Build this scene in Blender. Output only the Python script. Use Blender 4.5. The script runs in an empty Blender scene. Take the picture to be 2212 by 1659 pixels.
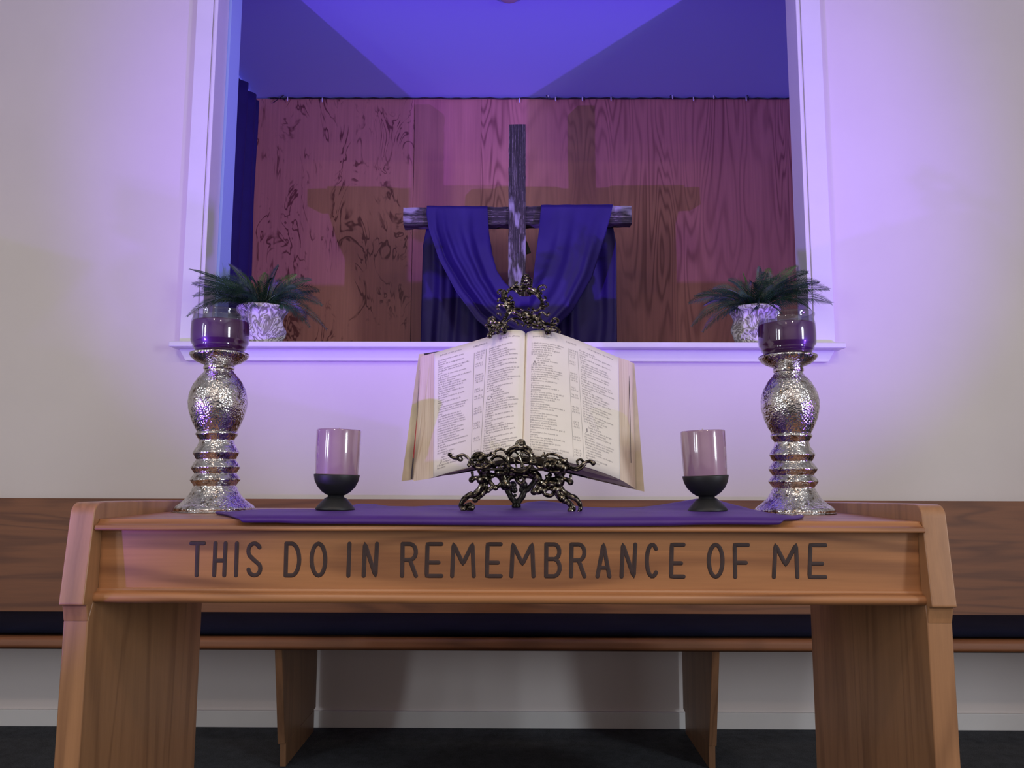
import bpy, bmesh, math, random
from math import sin, cos, pi, radians, sqrt, exp
from mathutils import Vector as V, noise
SC = bpy.context.scene
# ------------------------------------------------------------------ camera
F_PX = 1700.0; CX, CY = 1106.0, 829.5
CAM = V((0, 0, 0.92)); YAW, PITCH, ROLL = 0.005, radians(6.68), 0.0030
_f = V((-sin(YAW)*cos(PITCH), cos(YAW)*cos(PITCH), sin(PITCH)))
_r0 = V((cos(YAW), sin(YAW), 0)); _u0 = _r0.cross(_f)
_r = _r0*cos(ROLL) + _u0*sin(ROLL); _u = -_r0*sin(ROLL) + _u0*cos(ROLL)
cd = bpy.data.cameras.new('camera'); cam = bpy.data.objects.new('camera', cd); SC.collection.objects.link(cam)
cd.sensor_width = 36; cd.lens = 36*F_PX/2212.0; cd.clip_start = 0.02
from mathutils import Matrix
cam.matrix_world = Matrix(((_r.x, _u.x, -_f.x, CAM.x), (_r.y, _u.y, -_f.y, CAM.y), (_r.z, _u.z, -_f.z, CAM.z), (0, 0, 0, 1)))
SC.camera = cam
def _ray(px, py): return _f + _r*((px-CX)/F_PX) - _u*((py-CY)/F_PX)
def at(px, py, Y):
    d = _ray(px, py); return CAM + d*(Y/d.y)
def atZ(px, py, Z):
    d = _ray(px, py); return CAM + d*((Z-CAM.z)/d.z)
# ------------------------------------------------------------------ world, lights, exposure
SC.view_settings.view_transform = 'Standard'; SC.view_settings.look = 'None'
SC.view_settings.gamma = 1.0; SC.view_settings.use_curve_mapping = False; SC.view_settings.exposure = 0.10
W = bpy.data.worlds.new('world'); SC.world = W; W.use_nodes = True
W.node_tree.nodes['Background'].inputs[0].default_value = (0.6, 0.62, 0.7, 1)
W.node_tree.nodes['Background'].inputs[1].default_value = 0.15
def aim(o, tgt):
    o.rotation_euler = (V(tgt)-o.location).to_track_quat('-Z', 'Y').to_euler()
def spot(name, loc, tgt, power, col, size, blend, rad):
    l = bpy.data.lights.new(name, 'SPOT'); l.energy = power; l.color = col; l.spot_size = radians(size); l.spot_blend = blend; l.shadow_soft_size = rad
    o = bpy.data.objects.new(name, l); SC.collection.objects.link(o); o.location = loc; aim(o, tgt); return o
def area(name, loc, tgt, power, col, sx, sy):
    l = bpy.data.lights.new(name, 'AREA'); l.energy = power; l.color = col; l.shape = 'RECTANGLE'; l.size = sx; l.size_y = sy
    o = bpy.data.objects.new(name, l); SC.collection.objects.link(o); o.location = loc; aim(o, tgt); return o
# two purple stage lamps standing low either side of the camera, tilted up at the opening
spot('stage_lamp', (-2.43, 0.04, 0.24), (0.40, 3.7, 3.0), 530, (0.26, 0.09, 1.0), 50, 1.0, 0.022)
spot('stage_lamp', (3.12, 0.32, 0.39), (-0.55, 3.7, 3.0), 620, (0.26, 0.09, 1.0), 48, 1.0, 0.022)
# daylight windows in the rear wall, warm ceiling lamps
area('window_light', (-4.4, -2.7, 1.75), (0, -2.0, 1.6), 60, (0.84, 0.91, 1.0), 0.6, 1.8)
area('window_light', (-4.4, -1.2, 1.75), (0, -1.0, 1.6), 14, (0.84, 0.91, 1.0), 0.3, 1.8)
area('window_light', (4.4, -1.9, 1.75), (0, -1.6, 1.6), 105, (0.84, 0.91, 1.0), 0.85, 1.8)
for lx, ly, lp in ((-1.3, -3.4, 31), (1.3, -3.4, 31), (-1.1, -0.7, 17), (1.1, -0.7, 17)):
        area('ceiling_lamp', (lx, ly, 3.7), (lx, ly, 0), lp, (1.0, 0.76, 0.62), 0.25, 0.25)
# ------------------------------------------------------------------ helpers
ORG = {}
def setp(o, label=None, cat=None, group=None, kind=None):
    if label: o['label'] = label
    if cat: o['category'] = cat
    if group: o['group'] = group
    if kind: o['kind'] = kind
    return o
def thing(name, label, cat, loc, group=None):
    o = bpy.data.objects.new(name, None); SC.collection.objects.link(o); o.location = loc; o.empty_display_size = 0.05
    ORG[o.name] = V(loc); return setp(o, label, cat, group)
class MB:
    def __init__(s): s.v = []; s.f = []
    def add(s, vs, fs):
        n = len(s.v); s.v += [V(p) for p in vs]; s.f += [tuple(i+n for i in f) for f in fs]
    def box(s, a, b):
        x0, y0, z0 = a; x1, y1, z1 = b
        s.add([(x0,y0,z0),(x1,y0,z0),(x1,y1,z0),(x0,y1,z0),(x0,y0,z1),(x1,y0,z1),(x1,y1,z1),(x0,y1,z1)],
              [(0,3,2,1),(4,5,6,7),(0,1,5,4),(1,2,6,5),(2,3,7,6),(3,0,4,7)])
    def prism_x(s, prof, x0, x1):            # profile in (y,z) extruded along x
        n = len(prof)
        s.add([(x0, y, z) for y, z in prof] + [(x1, y, z) for y, z in prof],
              [tuple(range(n-1, -1, -1)), tuple(range(n, 2*n))] + [(i, (i+1) % n, n+(i+1) % n, n+i) for i in range(n)])
    def grid(s, rows, closed=False):
        m = len(rows[0]); n = len(rows); fs = []
        for i in range(n-1):
            for j in range(m if closed else m-1):
                k = (j+1) % m; fs.append((i*m+j, i*m+k, (i+1)*m+k, (i+1)*m+j))
        s.add([p for r in rows for p in r], fs)
    def lathe(s, prof, c, n=48, axis=None, disp=None):
        ax = (V(axis) if axis else V((0, 0, 1))).normalized(); e1 = V((1, 0, 0)); e1 = (e1-ax*e1.dot(ax)).normalized(); e2 = ax.cross(e1)
        rows = []
        for r, z in prof:
            row = []
            for k in range(n):
                a = 2*pi*k/n; rr = r
                if disp: rr = r+disp(a, z, r)
                row.append(V(c)+ax*z+e1*(rr*cos(a))+e2*(rr*sin(a)))
            rows.append(row)
        s.grid(rows, True)
    def tube(s, pts, rad, n=8, flat=None, caps=True):
        pts = [V(p) for p in pts]; m = len(pts)
        if m < 2: return
        rs = rad if isinstance(rad, (list, tuple)) else [rad]*m
        t0 = (pts[1]-pts[0]).normalized(); up = V((0, 1, 0)) if abs(t0.y) < .9 else V((0, 0, 1)); nrm = (up-t0*up.dot(t0)).normalized(); rows = []
        for i in range(m):
            t = (pts[min(i+1, m-1)]-pts[max(i-1, 0)])
            t = t.normalized() if t.length > 1e-9 else t0
            nrm = (nrm-t*nrm.dot(t)).normalized(); b = t.cross(nrm)
            row = []
            for k in range(n):
                a = 2*pi*k/n; d = nrm*(cos(a)*rs[i])+b*(sin(a)*rs[i])
                if flat is not None: d.y *= flat
                row.append(pts[i]+d)
            rows.append(row)
        b0 = len(s.v); s.grid(rows, True)
        if caps:
            s.f.append(tuple(b0+k for k in range(n-1, -1, -1))); s.f.append(tuple(b0+(m-1)*n+k for k in range(n)))
    def ball(s, c, r, n=10, sy=1.0, sz=1.0):
        rows = []
        for i in range(1, n//2+3):
            t = pi*i/(n//2+3); rows.append([V(c)+V((r*sin(t)*cos(2*pi*k/n), sy*r*sin(t)*sin(2*pi*k/n), sz*r*cos(t))) for k in range(n)])
        b = len(s.v); s.grid(rows, True); L = len(rows)
        s.v += [V(c)+V((0, 0, r*sz)), V(c)-V((0, 0, r*sz))]; tp = b+L*n; bt = tp+1
        for k in range(n):
            s.f.append((tp, b+k, b+(k+1) % n)); s.f.append((bt, b+(L-1)*n+(k+1) % n, b+(L-1)*n+k))
    def build(s, name, mat, parent=None, loc=None, smooth=False, bevel=0, fix=True, subsurf=0):
        off = ORG[parent.name] if parent else (V(loc) if loc is not None else V((0, 0, 0)))
        me = bpy.data.meshes.new(name); me.from_pydata([tuple(p-off) for p in s.v], [], s.f); me.update()
        if fix:
            bm = bmesh.new(); bm.from_mesh(me); bmesh.ops.recalc_face_normals(bm, faces=bm.faces); bm.to_mesh(me); bm.free()
        if smooth: me.polygons.foreach_set('use_smooth', [True]*len(me.polygons))
        o = bpy.data.objects.new(name, me); SC.collection.objects.link(o); ORG[o.name] = off
        if parent: o.parent = parent
        elif loc is not None: o.location = off
        if mat: me.materials.append(mat)
        if bevel:
            b = o.modifiers.new('bevel', 'BEVEL'); b.width = bevel; b.segments = 3; b.limit_method = 'ANGLE'; b.angle_limit = radians(35)
            me.polygons.foreach_set('use_smooth', [True]*len(me.polygons))
            w = o.modifiers.new('wn', 'WEIGHTED_NORMAL')
        if subsurf:
            q = o.modifiers.new('ss', 'SUBSURF'); q.levels = subsurf; q.render_levels = subsurf
        return o
def cr(pts, n=6):                             # Catmull-Rom through points
    P = [V(p) for p in pts]; out = []
    for i in range(len(P)-1):
        a = P[max(i-1, 0)]; b = P[i]; c = P[i+1]; d = P[min(i+2, len(P)-1)]
        for k in range(n):
            t = k/n; out.append(.5*((2*b)+(c-a)*t+(2*a-5*b+4*c-d)*t*t+(3*b-a-3*c+d)*t**3))
    out.append(P[-1]); return out
def interp(tab, x):
    if x <= tab[0][0]: return tab[0][1:]
    for a, b in zip(tab, tab[1:]):
        if x <= b[0]:
            t = (x-a[0])/(b[0]-a[0]); return tuple(p+(q-p)*t for p, q in zip(a[1:], b[1:]))
    return tab[-1][1:]
# ------------------------------------------------------------------ materials
def newmat(name):
    m = bpy.data.materials.new(name); m.use_nodes = True; nt = m.node_tree; return m, nt, nt.nodes['Principled BSDF']
def N(nt, t, **kw):
    n = nt.nodes.new(t)
    for k, v in kw.items(): setattr(n, k, v)
    return n
def mapping(nt, scale, rot=(0, 0, 0), loc=(0, 0, 0)):
    tc = N(nt, 'ShaderNodeTexCoord'); mp = N(nt, 'ShaderNodeMapping'); nt.links.new(tc.outputs['Object'], mp.inputs[0])
    mp.inputs['Scale'].default_value = scale; mp.inputs['Rotation'].default_value = rot; mp.inputs['Location'].default_value = loc; return mp.outputs[0]
def noise_n(nt, vec, sc, det=4, rough=.5, dist=0):
    n = N(nt, 'ShaderNodeTexNoise'); nt.links.new(vec, n.inputs['Vector']); n.inputs['Scale'].default_value = sc; n.inputs['Detail'].default_value = det
    n.inputs['Roughness'].default_value = rough; n.inputs['Distortion'].default_value = dist; return n.outputs['Fac']
def ramp(nt, fac, stops, interp='LINEAR'):
    r = N(nt, 'ShaderNodeValToRGB'); nt.links.new(fac, r.inputs[0]); el = r.color_ramp.elements; r.color_ramp.interpolation = interp
    while len(el) < len(stops): el.new(.5)
    for e, (p, c) in zip(el, stops):
        e.position = p; e.color = (*c, 1) if len(c) == 3 else c
    return r.outputs[0]
def mixc(nt, fac, a, b, mode='MIX'):
    m = N(nt, 'ShaderNodeMix', data_type='RGBA', blend_type=mode)
    for s, v in ((m.inputs['Factor'], fac), (m.inputs['A'], a), (m.inputs['B'], b)):
        pass
    ins = [m.inputs[0], m.inputs[6], m.inputs[7]]
    for s, v in zip(ins, (fac, a, b)):
        if hasattr(v, 'is_linked') or hasattr(v, 'links'): nt.links.new(v, s)
        else: s.default_value = v if isinstance(v, (int, float)) else (*v, 1)
    return m.outputs[2]
def mathn(nt, op, a, b=None):
    m = N(nt, 'ShaderNodeMath', operation=op)
    for s, v in zip(m.inputs, (a, b)):
        if v is None: continue
        if isinstance(v, (int, float)): s.default_value = v
        else: nt.links.new(v, s)
    return m.outputs[0]
def bump(nt, bsdf, h, strength, dist=.001):
    b = N(nt, 'ShaderNodeBump'); nt.links.new(h, b.inputs['Height']); b.inputs['Strength'].default_value = strength; b.inputs['Distance'].default_value = dist
    nt.links.new(b.outputs[0], bsdf.inputs['Normal'])
def plain(name, col, rough=.6, metal=0, noise_amt=0.0, nscale=8, bumpv=0, bscale=300, coat=0, sheen=0):
    m, nt, b = newmat(name); b.inputs['Roughness'].default_value = rough; b.inputs['Metallic'].default_value = metal
    b.inputs['Coat Weight'].default_value = coat; b.inputs['Coat Roughness'].default_value = .08; b.inputs['Sheen Weight'].default_value = sheen
    v = mapping(nt, (1, 1, 1))
    if noise_amt:
        f = noise_n(nt, v, nscale, 5)
        c = ramp(nt, f, [(.3, tuple(x*(1-noise_amt) for x in col)), (.7, tuple(min(1, x*(1+noise_amt)) for x in col))]); nt.links.new(c, b.inputs['Base Color'])
    else: b.inputs['Base Color'].default_value = (*col, 1)
    if bumpv: bump(nt, b, noise_n(nt, v, bscale, 3), bumpv)
    return m
def wood(name, light, dark, axis='x', rough=.38, sc=1.0, coat=.25, line=.45, seed=0):
    m, nt, b = newmat(name); ax = 'xyz'.index(axis)
    s1 = [6*sc]*3; s1[ax] = .55*sc; s2 = [60*sc]*3; s2[ax] = 2.2*sc; s3 = [260*sc]*3; s3[ax] = 9*sc
    loc = (seed*1.7, seed*2.3, seed*.9)
    n1 = noise_n(nt, mapping(nt, s1, loc=loc), 1, 3, .5, .6); n2 = noise_n(nt, mapping(nt, s2, loc=loc), 1, 4, .6, .2); n3 = noise_n(nt, mapping(nt, s3, loc=loc), 1, 2, .5)
    bands = mathn(nt, 'SINE', mathn(nt, 'MULTIPLY', n1, 46.0)); bands = mathn(nt, 'POWER', mathn(nt, 'MULTIPLY', mathn(nt, 'ADD', bands, 1.0), .5), 3.0)
    f = mathn(nt, 'ADD', mathn(nt, 'MULTIPLY', bands, line), mathn(nt, 'MULTIPLY', n2, .55))
    f = mathn(nt, 'ADD', f, mathn(nt, 'MULTIPLY', n3, .22))
    c = ramp(nt, f, [(.28, light), (.95, dark)]); nt.links.new(c, b.inputs['Base Color'])
    b.inputs['Roughness'].default_value = rough; b.inputs['Coat Weight'].default_value = coat; b.inputs['Coat Roughness'].default_value = .25
    bump(nt, b, n3, .12, .0006); return m
M = {}
M['wall'] = plain('painted_wall', (.76, .70, .67), .55, noise_amt=.02, nscale=3, bumpv=.08, bscale=180)
M['wall_niche'] = plain('niche_paint_lamp_blue', (.44, .60, .95), .7, bumpv=.15, bscale=220)  # blue lamp glow is mixed into this paint colour
M['trim'] = plain('white_gloss_trim', (.79, .78, .76), .35, noise_amt=.02, nscale=6)
M['ceil'] = plain('ceiling_paint', (.78, .77, .74), .8)
def carpet():
    m, nt, b = newmat('charcoal_carpet'); v = mapping(nt, (1, 1, 1)); n = noise_n(nt, v, 260, 4, .7); n2 = noise_n(nt, v, 22, 4, .7)
    f = mathn(nt, 'ADD', mathn(nt, 'MULTIPLY', n, .7), mathn(nt, 'MULTIPLY', n2, .35))
    nt.links.new(ramp(nt, f, [(.38, (.010, .012, .016)), (.68, (.09, .10, .118))]), b.inputs['Base Color']); b.inputs['Roughness'].default_value = .95
    bump(nt, b, n, .9, .006); return m
M['carpet'] = carpet()
M['oak_x'] = wood('honey_oak_long', (.44, .195, .075), (.22, .09, .036), 'x', seed=1)
M['oak_z'] = wood('honey_oak_upright', (.40, .20, .088), (.21, .098, .042), 'z', seed=2, line=.3)
M['pew_x'] = wood('brown_pew_long', (.25, .095, .035), (.11, .038, .016), 'x', seed=3, line=.35, coat=.0, rough=.55)
M['pew_z'] = wood('brown_pew_upright', (.25, .125, .06), (.12, .055, .028), 'z', seed=4, line=.3)
def ply(name, kind, seed):
    m, nt, b = newmat(name)
    light = (.66, .28, .20); dark = (.20, .055, .045)
    v1 = mapping(nt, {'knot': (7.5, 1, 3.0), 'plain': (5, 1, .6), 'swirl': (3.6, 1, .42)}[kind], loc=(seed, 0, seed*.37))
    n1 = noise_n(nt, v1, 1, 3 if kind == 'knot' else 2, .55, 1.1 if kind == 'knot' else .5)
    n2 = noise_n(nt, mapping(nt, (70, 1, 2.2)), 1, 4, .6, .2); n4 = noise_n(nt, mapping(nt, (2.2, 1, .5), loc=(seed*2, 0, 3)), 1, 2)
    k = {'knot': 42.0, 'plain': 16.0, 'swirl': 150.0}[kind]
    s = mathn(nt, 'MULTIPLY', mathn(nt, 'ADD', mathn(nt, 'SINE', mathn(nt, 'MULTIPLY', n1, k)), 1.0), .5)
    s = mathn(nt, 'POWER', s, 9.0 if kind == 'knot' else 2.5)
    if kind == 'knot':
        msk = noise_n(nt, mapping(nt, (7, 1, 3.2), loc=(4+seed, 0, 1)), 1, 3); mr = N(nt, 'ShaderNodeMapRange'); nt.links.new(msk, mr.inputs[0]); mr.inputs[1].default_value = .47; mr.inputs[2].default_value = .60
        s = mathn(nt, 'MULTIPLY', s, mr.outputs[0]); amt = 1.0
    elif kind == 'swirl':
        mr = N(nt, 'ShaderNodeMapRange'); nt.links.new(n4, mr.inputs[0]); mr.inputs[1].default_value = .35; mr.inputs[2].default_value = .6
        s = mathn(nt, 'MULTIPLY', s, mr.outputs[0]); amt = .42
    else: amt = .12
    f = mathn(nt, 'ADD', mathn(nt, 'MULTIPLY', s, amt), mathn(nt, 'MULTIPLY', n2, .42)); f = mathn(nt, 'ADD', f, mathn(nt, 'MULTIPLY', n4, .3))
    nt.links.new(ramp(nt, f, [(.26, light), (1.05 if kind != 'knot' else .95, dark)]), b.inputs['Base Color'])
    b.inputs['Roughness'].default_value = .5; b.inputs['Coat Weight'].default_value = .1; b.inputs['Coat Roughness'].default_value = .4
    return m
def cloth(name, col, rough=.75, sheen=.4, weave=900):
    m, nt, b = newmat(name); v = mapping(nt, (1, 1, 1)); n = noise_n(nt, v, weave, 2)
    nt.links.new(ramp(nt, noise_n(nt, v, 9, 3), [(.3, tuple(c*.88 for c in col)), (.7, tuple(c*1.1 for c in col))]), b.inputs['Base Color'])
    b.inputs['Roughness'].default_value = rough; b.inputs['Sheen Weight'].default_value = sheen; b.inputs['Sheen Tint'].default_value = (*[min(1, c*2+.1) for c in col], 1)
    bump(nt, b, n, .25, .0008); return m
M['purple'] = cloth('violet_satin', (.062, .015, .185), .5, .2)
M['drape'] = cloth('deep_violet_drape', (.022, .008, .13), .65, .08)
M['curtain'] = cloth('indigo_curtain', (.016, .007, .10), .8, .1)
M['cushion'] = cloth('navy_cushion_fabric', (.006, .007, .018), .95, .0); M['cushion'].node_tree.nodes['Principled BSDF'].inputs['Specular IOR Level'].default_value = .12
def barnwood(axis):
    m, nt, b = newmat('weathered_wood_'+axis); s = [230]*3; s['xyz'.index(axis)] = 4; s2 = [16]*3; s2['xyz'.index(axis)] = 5
    n = noise_n(nt, mapping(nt, s), 1, 5, .7, .2); p = noise_n(nt, mapping(nt, s2), 1, 3, .5)
    base = ramp(nt, n, [(.40, (.02, .016, .018)), (.56, (.075, .06, .06)), (.66, (.5, .44, .42))])
    msk = ramp(nt, p, [(.58, (0, 0, 0)), (.66, (1, 1, 1))])
    nt.links.new(mixc(nt, msk, base, (.42, .40, .44)), b.inputs['Base Color']); b.inputs['Roughness'].default_value = .6; bump(nt, b, n, 1.0, .004); return m
M['barn_x'] = barnwood('x'); M['barn_z'] = barnwood('z')
def mercury():
    m, nt, b = newmat('mercury_glass'); v = mapping(nt, (1, 1, 1)); n = noise_n(nt, v, 60, 4, .7)
    nt.links.new(ramp(nt, n, [(.34, (.20, .15, .10)), (.46, (.66, .64, .62)), (.7, (.86, .84, .80))]), b.inputs['Base Color'])
    b.inputs['Metallic'].default_value = 1; b.inputs['Roughness'].default_value = .16
    vo = N(nt, 'ShaderNodeTexVoronoi'); nt.links.new(v, vo.inputs['Vector']); vo.inputs['Scale'].default_value = 230
    h = mathn(nt, 'ADD', vo.outputs['Distance'], mathn(nt, 'MULTIPLY', noise_n(nt, v, 90, 2), .8)); bump(nt, b, h, .65, .0015); return m
M['mercury'] = mercury()
M['mercury_ring'] = mercury(); M['mercury_ring'].node_tree.nodes['Bump'].inputs['Strength'].default_value = .45
def glass():
    m = bpy.data.materials.new('clear_jar_glass'); m.use_nodes = True; nt = m.node_tree; nt.nodes.clear()
    o = N(nt, 'ShaderNodeOutputMaterial'); mx = N(nt, 'ShaderNodeMixShader'); t = N(nt, 'ShaderNodeBsdfTransparent'); g = N(nt, 'ShaderNodeBsdfGlossy')
    t.inputs[0].default_value = (.80, .79, .86, 1); g.inputs['Roughness'].default_value = .04
    lw = N(nt, 'ShaderNodeLayerWeight'); lw.inputs['Blend'].default_value = .35
    fac = mathn(nt, 'MULTIPLY', mathn(nt, 'POWER', lw.outputs['Facing'], 3.0), .7); fac = mathn(nt, 'ADD', fac, .10)
    nt.links.new(fac, mx.inputs[0]); nt.links.new(t.outputs[0], mx.inputs[1]); nt.links.new(g.outputs[0], mx.inputs[2]); nt.links.new(mx.outputs[0], o.inputs[0]); return m
M['glass'] = glass()
M['wax_dark'] = plain('purple_wax', (.085, .006, .09), .35, coat=.5)
M['wax_pale'] = plain('mauve_wax', (.36, .21, .32), .22, noise_amt=.05, nscale=14, coat=1.0)
M['wax_pale'].node_tree.nodes['Principled BSDF'].inputs['Coat IOR'].default_value = 2.0
M['wick'] = plain('wick', (.55, .5, .4), .9)
M['black'] = plain('matte_black_metal', (.012, .013, .014), .5)
def brass():
    m, nt, b = newmat('aged_brass'); v = mapping(nt, (1, 1, 1)); n = noise_n(nt, v, 120, 4, .6)
    nt.links.new(ramp(nt, n, [(.43, (.014, .012, .010)), (.55, (.15, .13, .09)), (.70, (.74, .68, .54))]), b.inputs['Base Color'])
    b.inputs['Metallic'].default_value = .95; b.inputs['Roughness'].default_value = .2; bump(nt, b, n, .4, .001); return m
M['brass'] = brass()
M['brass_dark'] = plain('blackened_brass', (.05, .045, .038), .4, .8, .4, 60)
M['paper'] = plain('page_paper', (.90, .85, .76), .8, noise_amt=.03, nscale=12)
def edges():
    m, nt, b = newmat('page_edges'); tc = N(nt, 'ShaderNodeTexCoord'); mp = N(nt, 'ShaderNodeMapping'); nt.links.new(tc.outputs['UV'], mp.inputs[0]); mp.inputs['Scale'].default_value = (260, .9, 1)
    n = noise_n(nt, mp.outputs[0], 1, 3, .6)
    n2 = noise_n(nt, mapping(nt, (9, 9, 9)), 1, 3)
    c = ramp(nt, n, [(.30, (.30, .20, .12)), (.40, (.70, .56, .42)), (.6, (.84, .72, .58))])
    nt.links.new(mixc(nt, ramp(nt, n2, [(.45, (0, 0, 0)), (.75, (.7, .7, .7))]), c, (.70, .58, .34)), b.inputs['Base Color']); b.inputs['Roughness'].default_value = .85; return m
M['edges'] = edges()
M['cover_in'] = plain('yellowed_endpaper', (.62, .53, .37), .7, noise_amt=.12, nscale=20)
M['leather'] = plain('dark_leather_cover', (.035, .022, .035), .5, bumpv=.3)
M['red'] = plain('red_headband', (.40, .03, .03), .6)
M['ink'] = plain('printing_ink', (.27, .25, .25), .9)
M['groove'] = plain('engraved_dark_stain', (.040, .020, .017), .6, noise_amt=.2, nscale=60)
def leafm():
    m, nt, b = newmat('cycad_leaf'); n = noise_n(nt, mapping(nt, (1, 1, 1)), 14, 3)
    nt.links.new(ramp(nt, n, [(.35, (.008, .026, .018)), (.68, (.03, .085, .035))]), b.inputs['Base Color']); b.inputs['Roughness'].default_value = .42; return m
M['leaf'] = leafm()
M['leaf_light'] = plain('light_cycad_leaf', (.085, .17, .035), .5, noise_amt=.3, nscale=20)
def potm():
    m, nt, b = newmat('whitewashed_pottery'); v = mapping(nt, (1, 1, .7)); n = noise_n(nt, v, 13, 2, .5, 2.2)
    s = mathn(nt, 'SINE', mathn(nt, 'MULTIPLY', n, 42.0))
    nt.links.new(ramp(nt, mathn(nt, 'ADD', mathn(nt, 'MULTIPLY', s, .5), .5), [(.08, (.27, .25, .22)), (.45, (.66, .63, .60)), (.8, (.78, .76, .74))]), b.inputs['Base Color'])
    b.inputs['Roughness'].default_value = .45; bump(nt, b, s, .45, .003); return m
M['pot'] = potm()
M['soil'] = plain('brown_moss', (.09, .035, .02), .95, noise_amt=.4, nscale=90, bumpv=.6, bscale=200)
M['wire'] = plain('dark_wire', (.02, .015, .02), .6)
M['bulb'] = plain('clear_bulb', (.8, .8, .85), .1, coat=1)
M['plastic'] = plain('cream_plastic', (.5, .42, .42), .4)
# ------------------------------------------------------------------ the room
def struct(name, mb, mat, **k): return setp(mb.build(name, mat, **k), kind='structure')
WY = 3.03; ZS = at(1100, 738, 2.95).z       # wall face, sill top
XL, XR = -1.216, 1.132; ZT = 3.02; ZC = 3.152; YB = 4.44
mb = MB(); mb.box((-4.6, -6.1, -.1), (4.6, 3.2, 0)); struct('floor', mb, M['carpet'])
mb = MB(); mb.box((-4.6, -6.1, 3.8), (4.6, 3.2, 3.9)); struct('ceiling', mb, M['ceil'])
mb = MB()
mb.box((-4.6, WY, -.05), (XL-.002, WY+.085, 3.8)); mb.box((XR+.002, WY, -.05), (4.6, WY+.085, 3.8))
mb.box((XL-.002, WY, -.05), (XR+.002, WY+.085, ZS-.021)); mb.box((XL-.002, WY, ZT), (XR+.002, WY+.085, 3.8))
struct('wall_front', mb, M['wall'])
mb = MB(); mb.box((-4.6, -6.1, 0), (-4.5, WY, 3.8)); struct('wall_left', mb, M['wall'])
mb = MB(); mb.box((4.5, -6.1, 0), (4.6, WY, 3.8)); struct('wall_right', mb, M['wall'])
mb = MB(); mb.box((-4.5, -6.1, 0), (4.5, -6.0, 3.8)); struct('wall_rear', mb, M['wall'])
zb = at(1100, 1538, 3.015).z
mb = MB(); mb.box((-4.5, WY-.014, 0.0), (4.5, WY-.0005, zb)); struct('baseboard_front', mb, M['trim'], bevel=.002)
# chancel niche behind the opening
NXL, NXR = -1.56, 1.95; NF = 0.9
mb = MB(); mb.box((NXL-.08, WY+.086, NF-.08), (NXR+.08, YB+.12, NF)); struct('floor_niche', mb, M['carpet'])
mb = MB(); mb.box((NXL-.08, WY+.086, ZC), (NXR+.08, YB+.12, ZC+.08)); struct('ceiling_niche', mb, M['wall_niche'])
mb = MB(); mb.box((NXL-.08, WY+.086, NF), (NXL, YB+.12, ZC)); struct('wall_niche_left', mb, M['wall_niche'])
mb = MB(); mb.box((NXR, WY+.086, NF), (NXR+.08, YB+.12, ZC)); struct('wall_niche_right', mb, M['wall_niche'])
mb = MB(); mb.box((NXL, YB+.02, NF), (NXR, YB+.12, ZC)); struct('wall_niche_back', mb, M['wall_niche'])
xs1 = at(893, 400, YB).x; xs2 = at(1038, 400, YB).x
zp = ZC-.008
for x0, x1, kind, lab, sd in ((NXL+.005, xs1-.002, 'knot', 'reddish plywood sheet with dark knotty rings, left of the cross', 3),
                              (xs1+.001, xs2, 'plain', 'plain pinkish plywood strip with faint grain, just left of the cross top', 7),
                              (xs2+.001, NXR-.005, 'swirl', 'reddish plywood sheet with sweeping grain, behind and right of the cross', 11)):
    mb = MB(); mb.box((x0, YB, NF+.001), (x1, YB+.019, zp)); o = mb.build('plywood_panel', ply('plywood_'+kind, kind, sd), loc=((x0+x1)/2, YB, NF+.001)); setp(o, lab, 'wall panel')
# casing, jambs, sill
xo = at(386.5, 735, 3.0).x; xo2 = at(1805, 735, 3.0).x; ZW = ZS
def casing(name, xa, xb, sgn):                # xa outer, xb inner edge
    mb = MB(); mb.box((min(xa, xb-sgn*.022), 3.003, ZW), (max(xa, xb-sgn*.022), WY-.0005, ZT+.09))
    mb.box((min(xb-sgn*.022, xb-sgn*.013), 3.009, ZW), (max(xb-sgn*.022, xb-sgn*.013), WY-.0005, ZT)); mb.box((min(xb-sgn*.013, xb), 2.999, ZW), (max(xb-sgn*.013, xb), WY+.085, ZT))
    return struct(name, mb, M['trim'], bevel=.0022)
casing('trim_1', xo, XL, 1); casing('trim_2', xo2, XR, -1)
mb = MB(); mb.box((XL-.02, WY+.087, ZS-.3), (XL+.010, 3.232, ZC-.001)); struct('trim_3', mb, M['wall_niche'])  # inner jamb shares the niche colour, blue lamp light included
mb = MB(); mb.box((XL, 3.003, ZT), (XR, WY+.085, ZT+.012)); struct('trim_4', mb, M['trim'])
xh, xh2 = at(364, 738, 2.95).x, at(1828, 738, 2.95).x; zs0 = at(1100, 750, 2.95).z
mb = MB(); mb.box((xh, 2.95, zs0), (xh2, WY-.0004, ZS)); mb.box((XL, WY-.0004, zs0), (XR, 3.16, ZS)); struct('trim_5', mb, M['trim'], bevel=.004)
za1 = at(1100, 780, 3.005).z; a0, a1 = at(387, 748, 3.005).x, at(400, 778, 3.005).x; b0, b1 = at(1803, 748, 3.005).x, at(1790, 778, 3.005).x
mb = MB(); pr = [(a0, zs0), (a1, za1), (b1, za1), (b0, zs0)]
mb.add([(x, 3.005, z) for x, z in pr]+[(x, WY-.0005, z) for x, z in pr], [(0, 1, 2, 3), (7, 6, 5, 4), (0, 4, 5, 1), (1, 5, 6, 2), (2, 6, 7, 3), (3, 7, 4, 0)])
struct('trim_6', mb, M['trim'], bevel=.0015)
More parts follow.
